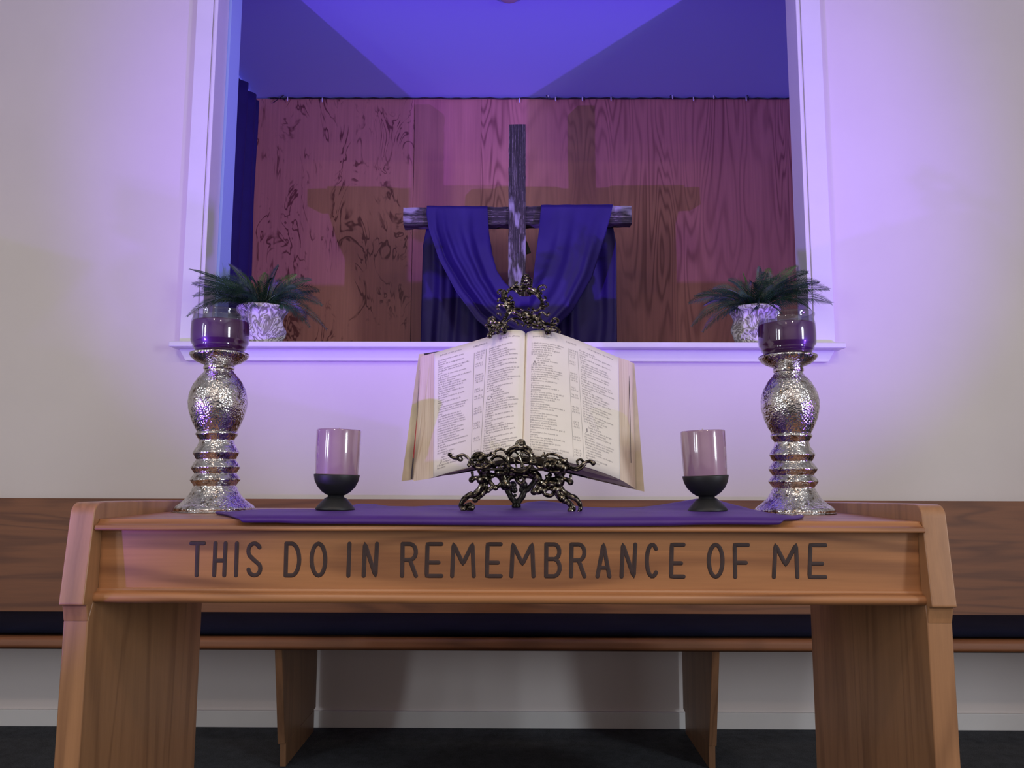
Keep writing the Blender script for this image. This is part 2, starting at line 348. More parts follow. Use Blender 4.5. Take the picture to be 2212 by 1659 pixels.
# ------------------------------------------------------------------ communion table
XI, XI2 = at(214, 1200, 1.508).x, at(1988, 1200, 1.508).x
XO, XO2 = XI-.046, XI2+.046
YR = 2.02; ZP = .838
T = thing('communion_table', 'honey oak table with carved lettering across its front rail', 'table', ((XI+XI2)/2, 1.77, 0))
def cap_profile(dy, yr):
    p = [(1.4835+dy, .6515), (1.480+dy, .668), (1.476+dy, .682), (1.464+dy, .6845), (1.4642+dy, .690), (1.482+dy, .845)]
    for k in range(1, 7):
        a = radians(180-15*k); p.append((1.507+dy+.025*cos(a), .845+.024*sin(a)))
    return p+[(1.60, .868), (1.80, .863), (yr, .856), (yr, .6902), (1.60, .6902), (1.5+dy*0, .6902)]
for x0, x1, dy, yr in ((XO, XI, 0, 2.02), (XI2, XO2, .012, 2.085)):
    mb = MB(); mb.prism_x([(1.4835+dy, 0.0), (1.4835+dy, .6515), (1.50, .69), (yr, .69), (yr, 0.0)], x0, x1); mb.build('leg_panel', M['oak_z'], T, bevel=.003)
    mb = MB(); mb.prism_x(cap_profile(dy, yr), x0, x1); mb.build('end_panel', M['oak_z'], T, bevel=.0025)
# top board with stepped nose
mb = MB(); mb.prism_x([(1.484, .8175), (1.482, .8205), (1.484, .8268), (1.491, .8285), (1.4975, .832), (1.501, ZP), (YR, ZP), (YR, .8175)], XI+.0003, XI2-.0003); top = mb.build('tabletop', M['oak_x'], T, bevel=.0012)
# lettered apron, bead moulding
YA = 1.512; za = at(1100, 1281, YA).z
mb = MB(); mb.box((XI+.0004, YA, za-.02), (XI2-.0004, YA+.022, .817)); apron = mb.build('front_rail', M['oak_x'], T)
zm0, zm1 = at(1100, 1303, 1.497).z, at(1100, 1274, 1.505).z
prof = [(YA+.022, zm1), (1.509, zm1), (1.5075, zm1-.004), (1.5035, zm1-.0065)]
for k in range(9):
    a = radians(90+k*22.5); prof.append((1.5015+.0085*cos(a), (zm0+zm1)/2-.004+.0095*sin(a)))
prof += [(1.506, zm0), (YA+.022, zm0)]
mb = MB(); mb.prism_x(prof, XI-.006, XI2+.004); mb.build('moulding', M['oak_x'], T, smooth=False, bevel=.0008)
mb = MB(); mb.box((XI+.0005, YR-.03, .66), (XI2-.0005, YR-.005, .817)); mb.build('rear_rail', M['oak_x'], T)
# lettering
def arc(cx_, cy_, rx, ry, a0_, a1_, n=12): return [(cx_+rx*cos(radians(a0_+(a1_-a0_)*i/n)), cy_+ry*sin(radians(a0_+(a1_-a0_)*i/n))) for i in range(n+1)]
G = {'T': [[(0, 1), (1, 1)], [(.5, 1), (.42, 0)]], 'H': [[(.12, 1), (0, 0)], [(1, 1), (.88, 0)], [(.06, .46), (.94, .46)]], 'I': [[(.5, 1), (.3, 0)]],
     'S': [arc(.5, .76, .46, .24, 30, 150, 8)+arc(.5, .76, .46, .24, 165, 215, 3)+[(.42, .5)]+[(.85, .35)]+arc(.5, .22, .46, .22, 20, -90, 6)+arc(.5, .22, .46, .22, -110, -170, 4)],
     'D': [[(.1, 1), (.04, 0)], [(.1, 1), (.45, 1)]+arc(.45, .5, .52, .5, 80, -80, 10)+[(.45, 0), (.04, 0)]], 'O': [arc(.5, .5, .48, .5, 90, 450, 22)],
     'N': [[(0, 0), (.1, 1), (.88, 0), (1, 1)]], 'R': [[(.0, 0), (.04, 1)], [(.04, 1), (.5, 1)]+arc(.55, .75, .42, .25, 85, -85, 7)+[(.5, .5), (.02, .5)], [(.55, .5), (.97, 0)]],
     'E': [[(1, 1), (.06, 1), (0, 0), (1, 0)], [(.03, .42), (.8, .42)]], 'M': [[(0, 0), (.07, 1), (.5, .38), (.94, 1), (1, 0)]],
     'B': [[(.0, 0), (.02, 1)], [(.02, 1), (.55, 1)]+arc(.6, .77, .36, .23, 85, -85, 7)+[(.5, .54)]+arc(.55, .27, .44, .27, 80, -85, 7)+[(.45, 0), (0, 0)], [(.02, .54), (.5, .54)]],
     'A': [[(0, 0), (.5, 1), (1, 0)], [(.2, .27), (.8, .27)]], 'C': [arc(.55, .5, .52, .5, 48, 312, 16)], 'F': [[(1, 1), (.05, 1), (.08, 0)], [(.06, .44), (.85, .44)]]}
words = [('T', 409, 445), ('H', 458, 492), ('I', 502, 522), ('S', 531, 568), ('D', 611, 652), ('O', 668, 708), ('I', 744, 766), ('N', 781, 819), ('R', 864, 904), ('E', 917, 958), ('M', 972, 1028),
         ('E', 1047, 1086), ('M', 1100, 1157), ('B', 1175, 1214), ('R', 1229, 1268), ('A', 1286, 1321), ('N', 1338, 1377), ('C', 1392, 1424), ('E', 1445, 1481), ('O', 1526, 1566), ('F', 1581, 1620), ('M', 1667, 1727), ('E', 1744, 1787)]
for ch, xa, xb in words:
    mb = MB(); hw = 4.6
    for st in G[ch]:
        pts = []
        for u_, v_ in st:
            px = xa+hw+(xb-xa-2*hw)*u_; yt = 1169+(px-430)*.003; py = yt+hw+(78-2*hw)*(1-v_); pts.append(at(px, py, YA-.0002))
        dn = []
        for a_, b_ in zip(pts, pts[1:]):
            k = max(1, int((b_-a_).length/.004)); dn += [a_+(b_-a_)*(i/k) for i in range(k)]
        dn.append(pts[-1]); r = .0041; dd = []
        e0 = (dn[1]-dn[0]).normalized(); e1 = (dn[-1]-dn[-2]).normalized()
        path = [dn[0]-e0*r*.95, dn[0]-e0*r*.75, dn[0]-e0*r*.4]+dn+[dn[-1]+e1*r*.4, dn[-1]+e1*r*.75, dn[-1]+e1*r*.95]
        rr = [r*.3, r*.68, r*.92]+[r]*len(dn)+[r*.92, r*.68, r*.3]
        mb.tube(path, rr, 10, flat=.12)
    mb.build('engraved_letter', M['groove'], apron, smooth=True)
# ------------------------------------------------------------------ pew along the wall
PW = thing('pew', 'long brown wooden pew standing against the wall below the opening', 'bench', (0, 2.75, 0))
zb1 = at(1100, 1080, 2.93).z
mb = MB(); mb.prism_x([(2.93, .425), (2.955, .425), (3.012, zb1-.004), (3.010, zb1), (2.988, zb1), (2.978, zb1-.005)], -2.9, 2.9); mb = MB()
mb.prism_x([(2.90, .40), (2.93, .40), (2.985, zb1), (2.955, zb1)], -2.9, 2.9); mb.build('backrest', M['pew_x'], PW, bevel=.004)
mb = MB(); mb.prism_x([(2.50, .392), (2.503, .4135), (2.515, .4225), (2.899, .404), (2.899, .370), (2.512, .3835)], -2.9, 2.9); mb.build('seat', M['pew_x'], PW, bevel=.006)
for xa, xb, mir in ((-.752, -.729, 0), (.613, .637, 0)):
    mb = MB(); mb.prism_x([(2.535, .3825), (2.605, .075), (2.96, .075), (2.993, .078), (2.993, .366)], xa, xb)
    leg = mb.build('leg', M['pew_z'], PW, bevel=.002)
    mb = MB(); mb.prism_x([(2.625, .0), (2.62, .0745), (2.975, .0745), (2.975, .0)], xa+.003, xb-.0005); mb.build('foot', M['pew_z'], leg, bevel=.0015)
mb = MB(); rows = []
n = 240; prof = [(2.90, .4085), (2.53, .4255), (2.514, .431), (2.512, .441), (2.525, .4475), (2.60, .450), (2.75, .443), (2.87, .437), (2.893, .430)]
for i in range(n+1):
    x = -2.88+5.76*i/n; w = .002*noise.noise(V((x*2.3, 0, 1))); w2 = .0025*noise.noise(V((x*7, 3, 1)))
    rows.append([V((x, y+(w2 if y < 2.56 else 0), z+(w+w2 if z > .438 else 0))) for y, z in prof])
mb.grid(rows, True); mb.f.append(tuple(range(len(prof)))); mb.f.append(tuple(n*len(prof)+k for k in range(len(prof))))
o = mb.build('pew_cushion', M['cushion'], loc=(0, 2.7, .427), smooth=True); setp(o, 'long dark navy cushion lying on the pew seat', 'cushion')
# ------------------------------------------------------------------ purple cloth on the table
tab = [(466, 1119, 1112, 1106, 1.66, 1.72), (490, 1122, 1110, 1100, 1.60, 1.80), (507, 1128, 1112, 1100, 1.50, 1.84), (520, 1131, 1114, 1101, 1.479, 1.86), (600, 1131, 1114, 1100, 1.479, 1.88), (640, 1133, 1110, 1095, 1.479, 1.9), (680, 1133.5, 1110, 1086, 1.479, 1.92),
       (720, 1134, 1110, 1087, 1.479, 1.92), (760, 1134, 1111, 1092, 1.479, 1.92), (830, 1135, 1112, 1093, 1.479, 1.92), (920, 1136, 1112, 1089, 1.479, 1.92), (1000, 1137, 1112, 1090, 1.479, 1.92), (1110, 1138, 1112, 1090, 1.479, 1.92),
       (1150, 1139, 1112, 1082, 1.479, 1.92), (1190, 1139.5, 1112, 1079, 1.479, 1.92), (1240, 1140, 1112, 1085, 1.479, 1.92), (1290, 1140, 1113, 1094, 1.479, 1.92), (1380, 1139, 1113, 1096, 1.479, 1.92), (1450, 1138, 1113, 1096, 1.479, 1.92),
       (1500, 1136, 1113, 1091, 1.479, 1.92), (1560, 1135, 1113, 1083, 1.479, 1.92), (1620, 1135.5, 1113, 1074, 1.479, 1.92), (1655, 1136, 1113, 1073, 1.479, 1.92), (1685, 1135.5, 1113, 1081, 1.48, 1.90), (1715, 1134.5, 1114, 1098, 1.50, 1.82), (1730, 1129, 1117, 1110, 1.54, 1.72), (1735, 1122, 1119, 1116, 1.58, 1.66)]
ZCL = .8455
mb = MB(); rows = []
for i in range(181):
    px = 466+(1735-466)*i/180; yb, yt, yk, Yf, Yb = interp(tab, px)
    X0 = at(px, yb, Yf).x; zf = at(px, yb, Yf).z; zt = ZCL+.001; zk = max(at(px, yk, Yb).z, ZP+.003)
    endf = min(1, (px-466)/40, (1735-px)/22)
    if Yf > 1.481: zf = ZP+.001
    row = []; xk = at(px, yk, Yb).x; xf = X0
    def q(Y, z):
        t = (Y-Yf)/(Yb-Yf+1e-6); t = min(1, max(0, t))
        return V((xf+(xk-xf)*0.0+0*t, Y, z))
    row.append(q(1.4995 if Yf < 1.481 else Yf+.004, (ZP+.0008)))
    row.append(q(Yf+.004, zf+.0005)); row.append(q(Yf-.002, zf+.002)); row.append(q(Yf-.0055, zf+(zt-zf)*.35)); row.append(q(Yf-.003, zf+(zt-zf)*.7)); row.append(q(Yf+.006, zf+(zt-zf)*.93)); row.append(q(Yf+.02, zt))
    m = 14
    for k in range(1, m+1):
        t = k/m; Y = Yf+.02+(Yb-.012-Yf-.02)*t
        base = zt if endf >= 1 else ZP+.003+(zt-ZP-.003)*endf
        z = base+(zk-base)*max(0, (t-.62)/.38)**1.6 if t > .62 else base
        wv = .0045*noise.noise(V((X0*5+Y*9, Y*13, 2)))+.0035*noise.noise(V((X0*2.2, Y*7, 6)))
        if .3 < t < .98: z += abs(wv)*endf
        row.append(q(Y, z))
    row.append(q(Yb-.002, (zk+ZP)/2+.002)); row.append(q(Yb, ZP+.001))
    rows.append(row)
mb.grid(rows, False)
o = mb.build('table_cloth', M['purple'], loc=(0, 1.7, ZP), smooth=True); setp(o, 'folded purple cloth laid along the table under the book and pillar candles', 'cloth')
sm = o.modifiers.new('ss', 'SUBSURF'); sm.levels = 1; sm.render_levels = 1
# ------------------------------------------------------------------ tall mercury candlesticks with jar candles
def candlestick(base, topc, lab, lab2, seed):
    base = V(base); topc = V(topc); ax = (topc-base).normalized(); H = (topc-base).length; s = H/341.0
    Tn = thing('candlestick', lab, 'candlestick', base, 'pair of tall silver candlesticks')
    def dsp(a, z, r): return .0010*noise.noise(V((cos(a)*r*130+seed, sin(a)*r*130, z*130)))+.0007*noise.noise(V((cos(a)*r*330+seed, sin(a)*r*330, z*330)))
    def seg(name, pts, mat, n=96, d=True):
        pp = cr([(r, z, 0) for r, z in pts], 5); m_ = MB(); m_.lathe([(max(.0005, p.x*s), p.y*s) for p in pp], base, n, ax, dsp if d else None); return m_.build(name, mat, Tn, smooth=True)
    seg('base', [(1, 0), (78, 0), (82, 3), (82, 8), (77, 13), (70, 18), (58, 29), (50, 40), (46, 48), (44, 52)], M['mercury'])
    seg('ringed_stem', [(44, 52), (43, 54), (44, 57), (48, 62), (51, 67), (50, 71), (45, 78), (43, 81), (44, 84), (48, 90), (50, 94.5), (48, 99), (42, 108), (40, 111), (42, 114), (46, 122), (47.5, 126), (45, 131), (39, 141), (37, 147), (36, 152), (37, 155), (42, 163), (43.5, 167), (41, 171)], M['mercury_ring'])
    seg('bulb', [(41, 171), (43, 176), (49, 188), (55, 203), (60, 222), (61, 240), (58, 258), (52, 273), (43, 288), (34, 298), (31, 303)], M['mercury'])
    seg('neck', [(31, 303), (30, 306), (32, 309), (32, 314), (30, 317)], M['mercury_ring'])
    seg('drip_plate', [(30, 317), (34, 319), (46, 324), (56, 331), (61, 337), (62, 341), (60, 343.5), (56, 342), (50, 341), (1, 341)], M['mercury'])
    J = thing('jar_candle', lab2, 'candle', topc+ax*(.3*s), 'pair of purple jar candles'); b0 = topc+ax*(.8*s)
    m_ = MB(); m_.lathe([(r*s, z*s) for r, z in [(.5, 0), (46, 0), (50, 3), (52, 6), (51, 9), (55, 12), (57, 16), (56, 19), (60, 24), (61, 30), (61.5, 50), (60.5, 72), (58, 80), (57.5, 84), (60, 88), (60.8, 92), (60, 95), (57.5, 95.5), (56.5, 92), (55.5, 84), (57, 78), (58.6, 70)]], b0, 72, ax); m_.build('jar', M['glass'], J, smooth=True)
    m_ = MB(); m_.lathe([(r*s, z*s) for r, z in [(.5, 2.5), (45, 2.5), (50, 6), (54, 17), (59, 26), (60.3, 45), (59.8, 68), (59, 71), (57, 69.5), (30, 68), (.5, 68)]], b0, 64, ax); w_ = m_.build('wax', M['wax_dark'], J, smooth=True)
    m_ = MB(); m_.tube([b0+ax*(67*s), b0+ax*(78*s)+V((.001, 0, 0))], .0011, 6); m_.build('wick', M['wick'], J)
candlestick((atZ(450, 1106.5, ZP).x, 1.81, ZP+.0005), at(474.5, 766, 1.81), 'tall silver mercury-glass candlestick at the left end of the table', 'purple wax candle in a clear glass jar on the left tall candlestick', 0)
candlestick((atZ(1727, 1110, ZP).x, 1.82, ZP+.0005), at(1701.5, 771, 1.82), 'tall silver mercury-glass candlestick at the right end of the table', 'purple wax candle in a clear glass jar on the right tall candlestick', 9)
# ------------------------------------------------------------------ pillar candles in black footed bowls
def pillar(cx_, lab, lab2, dx):
    Y = 1.70; s = Y/F_PX; z0 = ZCL+.0022; c = V((atZ(cx_, 1103, ZCL).x, 0, 0)); c = V((at(cx_, 1100, Y).x, Y, z0)); tp = at(cx_+dx, 1032, Y); ax = (tp-c).normalized()
    Tn = thing('candle_bowl', lab, 'candle holder', c, 'pair of black footed candle bowls')
    m_ = MB(); m_.lathe([(max(.0005, r*s), z*s) for r, z in [(1, 0), (41, 0), (42, 2), (38, 8), (28, 19), (22, 25), (19, 26.5), (1, 26.5)]], c, 48, ax); m_.build('foot', M['black'], Tn, smooth=True)
    m_ = MB(); m_.lathe([(max(.0005, r*s), z*s) for r, z in [(17, 24), (17, 31), (20, 31.5), (30, 38), (40, 49), (46, 61), (48.5, 73), (48, 75), (46.5, 74.5), (45, 66), (1, 65)]], c, 56, ax); m_.build('bowl', M['black'], Tn, smooth=True)
    P = thing('pillar_candle', lab2, 'candle', c+ax*(66*s), 'pair of mauve pillar candles')
    m_ = MB(); m_.lathe([(max(.0005, r*s), z*s) for r, z in [(1, 66), (44.3, 66), (45.6, 76), (47.2, 120), (47.6, 168), (46.8, 170.5), (44, 171), (20, 168.5), (1, 168)]], c, 64, ax); m_.build('wax', M['wax_pale'], P, smooth=True)
    m_ = MB(); m_.tube([c+ax*(167*s), c+ax*(175*s)], .0011, 6); m_.build('wick', M['wick'], P)
pillar(724, 'black footed bowl on the purple cloth, left of the book', 'mauve pillar candle in the black bowl left of the book', 3.5)
pillar(1528.5, 'black footed bowl on the purple cloth, right of the book', 'mauve pillar candle in the black bowl right of the book', -4.5)
# ------------------------------------------------------------------ brass easel
YT, YBm = 1.79, 1.67                          # page plane depth at top / bottom
EZ = thing('book_easel', 'ornate aged brass easel holding the open book, scrolled crest above it', 'easel', (at(1118, 1100, 1.72).x, 1.72, ZCL+.002))
def strokes(part, data, mat, ox, oy, sc, Y, k=1.0, dY=None):
    m_ = MB()
    for d in data:
        if d[0] == 'b':
            _, x, y, r = d[:4]; r *= .72; yy = Y(oy+y/sc) if callable(Y) else Y; m_.ball(at(ox+x/sc, oy+y/sc, yy-.002), r/sc*yy/F_PX*k, 10); continue
        if d[0] == 'c':
            _, x, y, rx, ry, r = d; pts = [(x+rx*cos(2*pi*i/12), y+ry*sin(2*pi*i/12)) for i in range(13)]; r0 = r1 = r
        else: pts, r0, r1 = d
        P = []
        for x, y in pts:
            px, py = ox+x/sc, oy+y/sc; yy = Y(py) if callable(Y) else Y; P.append(at(px, py, yy))
        P = cr(P, 6); n = len(P); yy = P[0].y
        rr = [(r0+(r1-r0)*i/(n-1))/sc*yy/F_PX*k*(1+.05*sin(i*.9)) for i in range(n)]
        m_.tube(P, rr, 8); m_.ball(P[0], rr[0]*1.25, 8); m_.ball(P[-1], rr[-1]*1.35, 8)
    return m_.build(part, mat, EZ, smooth=True)
ledge = [('c', 1060, 400, 160, 158, 17), ([(1000, 280), (1040, 330), (990, 400), (1010, 450), (1020, 500)], 9, 7), ([(1080, 290), (1060, 340), (1075, 400), (1090, 480)], 12, 10), ([(1160, 310), (1110, 290), (1085, 340), (1120, 370), (1170, 350)], 9, 7),
         ([(950, 360), (1010, 395), (1080, 420), (1170, 430)], 9, 8), ([(1100, 440), (1130, 480), (1180, 470)], 9, 7), ([(1020, 210), (1025, 165), (1070, 130), (1115, 150), (1125, 205)], 15, 13), ('b', 1080, 175, 30), ('b', 1040, 215, 20), ('b', 1130, 220, 18),
         ([(885, 300), (930, 245), (1000, 215)], 12, 16), ([(1220, 300), (1190, 240), (1130, 215)], 12, 16), ('b', 1240, 300, 16), ('b', 1250, 370, 18),
         ([(690, 440), (680, 400), (725, 348), (795, 342), (855, 375), (880, 435), (868, 480), (828, 498), (812, 468), (838, 445), (858, 466)], 15, 8), ([(720, 320), (735, 280), (785, 250), (840, 255), (880, 295)], 11, 11),
         ([(610, 340), (690, 315), (735, 300)], 16, 10), ('b', 680, 300, 18), ('b', 640, 330, 20), ('c', 520, 400, 92, 98, 17), ([(470, 380), (500, 330), (560, 330), (590, 380), (560, 420), (510, 410)], 18, 10), ('b', 510, 440, 36), ('b', 540, 370, 34), ([(450, 460), (520, 500), (600, 490), (660, 460)], 17, 14),
         ([(130, 320), (160, 352), (215, 368), (255, 335), (310, 325), (360, 350), (395, 400), (385, 455)], 14, 13), ([(235, 370), (265, 397), (300, 388), (285, 350)], 12, 7), ('b', 145, 320, 18), ('b', 385, 465, 20), ([(400, 420), (430, 450)], 14, 14),
         ([(610, 420), (660, 430), (700, 445)], 22, 20), ([(1230, 335), (1290, 355), (1350, 345), (1385, 300)], 12, 8), ([(1262, 400), (1300, 480), (1370, 492), (1422, 462), (1430, 400), (1400, 350), (1390, 335)], 13, 9), ([(1400, 345), (1450, 312), (1540, 322), (1610, 360), (1680, 412), (1705, 465)], 12, 13),
         ([(1430, 470), (1500, 450), (1560, 480), (1640, 500)], 42, 36), ([(1440, 400), (1500, 390), (1560, 420)], 26, 24), ('b', 1640, 405, 40), ('b', 1605, 380, 22), ('b', 1675, 385, 22), ('b', 1600, 430, 20), ('b', 1680, 440, 22), ('b', 1505, 430, 22), ([(1400, 520), (1480, 545), (1600, 540), (1680, 500)], 14, 12),
         ([(1700, 470), (1780, 502), (1850, 482), (1905, 430), (1872, 385), (1822, 402), (1832, 442)], 15, 9), ([(1720, 500), (1800, 530), (1880, 505), (1930, 450)], 13, 10), ([(1900, 440), (1960, 412), (2010, 412), (2035, 432)], 13, 18), ([(1215, 430), (1260, 430)], 22, 18), ([(880, 440), (900, 470), (960, 520)], 20, 20)]
strokes('ledge', ledge, M['brass'], 950, 930, 6.144, 1.635, 1.5)
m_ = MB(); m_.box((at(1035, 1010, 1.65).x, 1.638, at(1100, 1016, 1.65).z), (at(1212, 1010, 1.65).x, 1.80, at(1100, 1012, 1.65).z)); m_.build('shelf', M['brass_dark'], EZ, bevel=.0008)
fL = [([(420, 655), (470, 630), (560, 640), (660, 635)], 22, 18), ([(430, 560), (435, 600), (425, 640)], 12, 14), ([(585, 520), (585, 640)], 50, 40), ([(560, 650), (575, 720), (530, 790), (465, 850), (390, 862), (320, 915), (282, 985), (290, 1030), (312, 1046)], 40, 16),
      ([(540, 700), (585, 740), (560, 800), (500, 850), (430, 870)], 14, 12), ([(312, 1046), (350, 1000), (400, 985), (440, 1010), (425, 1040), (385, 1045)], 22, 18), ('b', 400, 1020, 34), ([(600, 700), (610, 780), (560, 850), (500, 890), (470, 920)], 26, 20), ('b', 475, 922, 22), ('b', 520, 900, 20), ('b', 560, 860, 22), ('b', 400, 960, 16), ('b', 415, 830, 24)]
fR = [([(1480, 655), (1560, 640), (1680, 650), (1735, 685)], 20, 22), ([(1735, 600), (1738, 640), (1715, 680)], 12, 14), ([(1590, 540), (1590, 650)], 48, 40), ([(1590, 680), (1590, 760), (1640, 820), (1720, 868), (1800, 900), (1855, 970), (1865, 1040), (1842, 1084)], 38, 15), ([(1580, 700), (1620, 770), (1650, 840), (1740, 890)], 13, 12),
      ([(1600, 850), (1650, 920), (1700, 950), (1745, 1000), (1740, 1060)], 30, 24), ([(1740, 1075), (1775, 1060), (1785, 1020), (1760, 990)], 18, 12), ('b', 1640, 945, 22), ('b', 1700, 965, 20), ('b', 1640, 800, 24), ('b', 1520, 680, 26), ('b', 1735, 1075, 26)]
strokes('front_leg', fL, M['brass'], 950, 930, 6.144, 1.665, 1.45); strokes('front_leg', fR, M['brass'], 950, 930, 6.144, 1.665, 1.45)
lat = [([(680, 590), (770, 600), (830, 650), (800, 720), (740, 750), (690, 710), (655, 650)], 16, 14), ([(640, 660), (700, 740), (640, 800)], 16, 14), ('b', 700, 600, 26), ('b', 760, 590, 24), ('b', 740, 760, 30), ('b', 670, 770, 22), ([(1000, 595), (920, 640), (882, 700), (900, 755), (935, 765)], 18, 13), ([(810, 560), (850, 650), (870, 720)], 40, 34), ([(880, 540), (960, 560), (1060, 550), (1200, 540)], 34, 34),
       ([(1010, 560), (1015, 640), (1060, 700), (1105, 685), (1125, 620), (1160, 585)], 16, 12), ([(1062, 560), (1062, 620)], 20, 14), ([(1130, 600), (1200, 610), (1280, 640), (1300, 700), (1290, 760), (1250, 790)], 18, 14), ([(1230, 560), (1290, 600), (1320, 680), (1355, 740), (1320, 810), (1250, 810)], 34, 20),
       ([(1370, 800), (1400, 850), (1480, 862), (1515, 800), (1460, 770), (1395, 790)], 16, 14), ([(1380, 720), (1430, 650), (1460, 590)], 24, 14), ([(1330, 690), (1400, 700), (1480, 690), (1560, 700)], 26, 26), ('b', 1490, 720, 28), ('b', 1440, 760, 22), ('b', 1370, 700, 24), ('b', 1420, 610, 20), ('b', 880, 560, 24), ('b', 1200, 540, 26), ([(1540, 780), (1580, 860), (1620, 900)], 30, 24)]
strokes('lattice', lat, M['brass'], 950, 930, 6.144, 1.66, 1.75)
rear = [([(840, 540), (850, 650), (880, 740), (920, 830), (960, 900), (1010, 960), (1015, 1000)], 30, 38), ([(1270, 560), (1250, 680), (1180, 770), (1130, 800), (1090, 880), (1030, 960), (1015, 1000)], 30, 38), ([(990, 790), (970, 720)], 30, 34), ([(1080, 790), (1110, 720)], 24, 38), ('b', 1000, 860, 26), ('b', 1015, 985, 54)]
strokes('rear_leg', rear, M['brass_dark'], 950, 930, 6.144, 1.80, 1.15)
def Yc(py): return 1.86-.10*(py-580)/160
crest = [([(1010, 295), (940, 305), (880, 340), (842, 400), (838, 450), (870, 480), (920, 475)], 17, 13), ([(800, 380), (790, 450), (820, 530), (880, 560), (940, 550)], 28, 20), ('b', 880, 500, 34), ('b', 900, 455, 26), ('b', 940, 600, 22), ('b', 870, 600, 20), ([(830, 560), (860, 600), (950, 605)], 20, 14), ([(870, 620), (900, 650)], 20, 20),
         ([(880, 340), (950, 330), (1040, 400), (1060, 430)], 16, 10), ([(1090, 290), (1180, 300), (1280, 350), (1360, 430), (1400, 520), (1385, 610), (1345, 660), (1290, 670)], 22, 13), ([(1060, 340), (1150, 345), (1200, 390), (1215, 430)], 24, 10), ([(1200, 380), (1300, 400), (1370, 470)], 22, 16),
         ('b', 950, 285, 24), ('b', 985, 225, 16), ('b', 1015, 290, 26), ('b', 1060, 300, 26), ([(960, 280), (1000, 240), (1010, 225)], 12, 12), ([(1085, 250), (1090, 190), (1110, 125), (1150, 92), (1185, 112)], 13, 11), ('b', 1140, 110, 22), ([(1140, 150), (1190, 145), (1235, 165), (1240, 225), (1235, 275)], 14, 12), ('b', 1150, 200, 44), ('b', 1190, 240, 30), ('b', 1110, 250, 24), ('b', 1225, 160, 18),
         ([(1290, 330), (1350, 370), (1395, 395)], 14, 12), ([(1350, 360), (1355, 300), (1400, 270), (1445, 270), (1475, 300)], 16, 9), ([(1400, 350), (1415, 325), (1440, 340)], 12, 9), ([(800, 390), (770, 345), (720, 345), (700, 385), (730, 400)], 13, 10), ('b', 770, 370, 26), ([(800, 505), (760, 480), (715, 490), (705, 518)], 14, 11), ('b', 770, 520, 24),
         ([(1400, 520), (1450, 500), (1470, 470), (1450, 448)], 14, 10), ([(1400, 590), (1460, 600), (1500, 590), (1505, 560), (1480, 540)], 14, 9), ([(1380, 630), (1440, 635)], 14, 12), ('b', 1430, 560, 20),
         ([(705, 635), (700, 600), (740, 575), (800, 592), (850, 640), (858, 700), (840, 770), (790, 830), (730, 862), (665, 858), (628, 825)], 15, 18), ([(700, 720), (740, 715), (750, 740)], 12, 10), ('b', 825, 725, 18), ([(560, 860), (560, 805), (600, 775), (645, 785), (660, 830), (630, 860)], 16, 12), ('b', 600, 850, 32),
         ([(815, 790), (870, 730), (945, 675)], 20, 14), ([(850, 740), (960, 650), (1050, 645), (1140, 690)], 15, 16), ([(815, 880), (890, 815), (1000, 795), (1090, 820), (1135, 870), (1110, 910), (1080, 885)], 14, 10), ([(940, 820), (1000, 850), (1030, 890)], 14, 12), ([(960, 690), (1040, 730), (1110, 780)], 24, 30),
         ([(1140, 740), (1220, 780), (1300, 780), (1350, 840), (1360, 900)], 46, 36), ([(1200, 850), (1280, 900), (1370, 900)], 34, 26)] + [('b', x, y, 24) for x, y in ((1130, 700), (1190, 695), (1250, 695), (1115, 775), (1170, 770), (1220, 735), (1278, 750), (1220, 830), (1310, 820), (1205, 900), (1195, 640), (1050, 725), (1260, 640), (1185, 930))] + [
         ([(1515, 720), (1485, 752), (1440, 712), (1395, 700), (1362, 745), (1395, 825), (1460, 872), (1540, 892), (1620, 882), (1662, 840), (1640, 800), (1590, 800), (1565, 840)], 14, 16), ('b', 1495, 865, 18), ([(1460, 985), (1520, 945), (1600, 922), (1660, 958), (1690, 1010)], 12, 12), ([(1480, 980), (1560, 970), (1620, 985)], 18, 16), ('b', 1530, 970, 26), ('b', 1590, 985, 22), ([(1270, 940), (1345, 942), (1395, 905)], 13, 13),
         ([(520, 905), (560, 930), (590, 1000), (570, 1070)], 18, 26), ([(620, 920), (700, 935), (775, 950)], 26, 26), ('b', 690, 965, 46), ('b', 620, 1000, 36), ('b', 580, 1040, 34), ('b', 700, 1020, 34), ('b', 650, 900, 26), ([(760, 880), (820, 960), (810, 1010)], 24, 20), ('b', 870, 930, 20), ([(740, 900), (790, 870), (820, 900)], 24, 18), ([(1400, 880), (1460, 940), (1500, 1020)], 22, 26)]
strokes('crest', crest, M['brass'], 980, 580, 7.373, Yc, 1.45)
m_ = MB()
for px in (1062, 1180):
    m_.tube([at(px, 715, 1.868), at(px+3, 850, 1.84), at(px+6, 985, 1.80), at(px+6, 1012, 1.795)], .0045, 8)
m_.tube([at(1062, 850, 1.842), at(1185, 850, 1.842)], .004, 8); m_.tube([at(1062, 985, 1.802), at(1190, 990, 1.802)], .005, 8); m_.build('back_frame', M['brass_dark'], EZ, smooth=True)
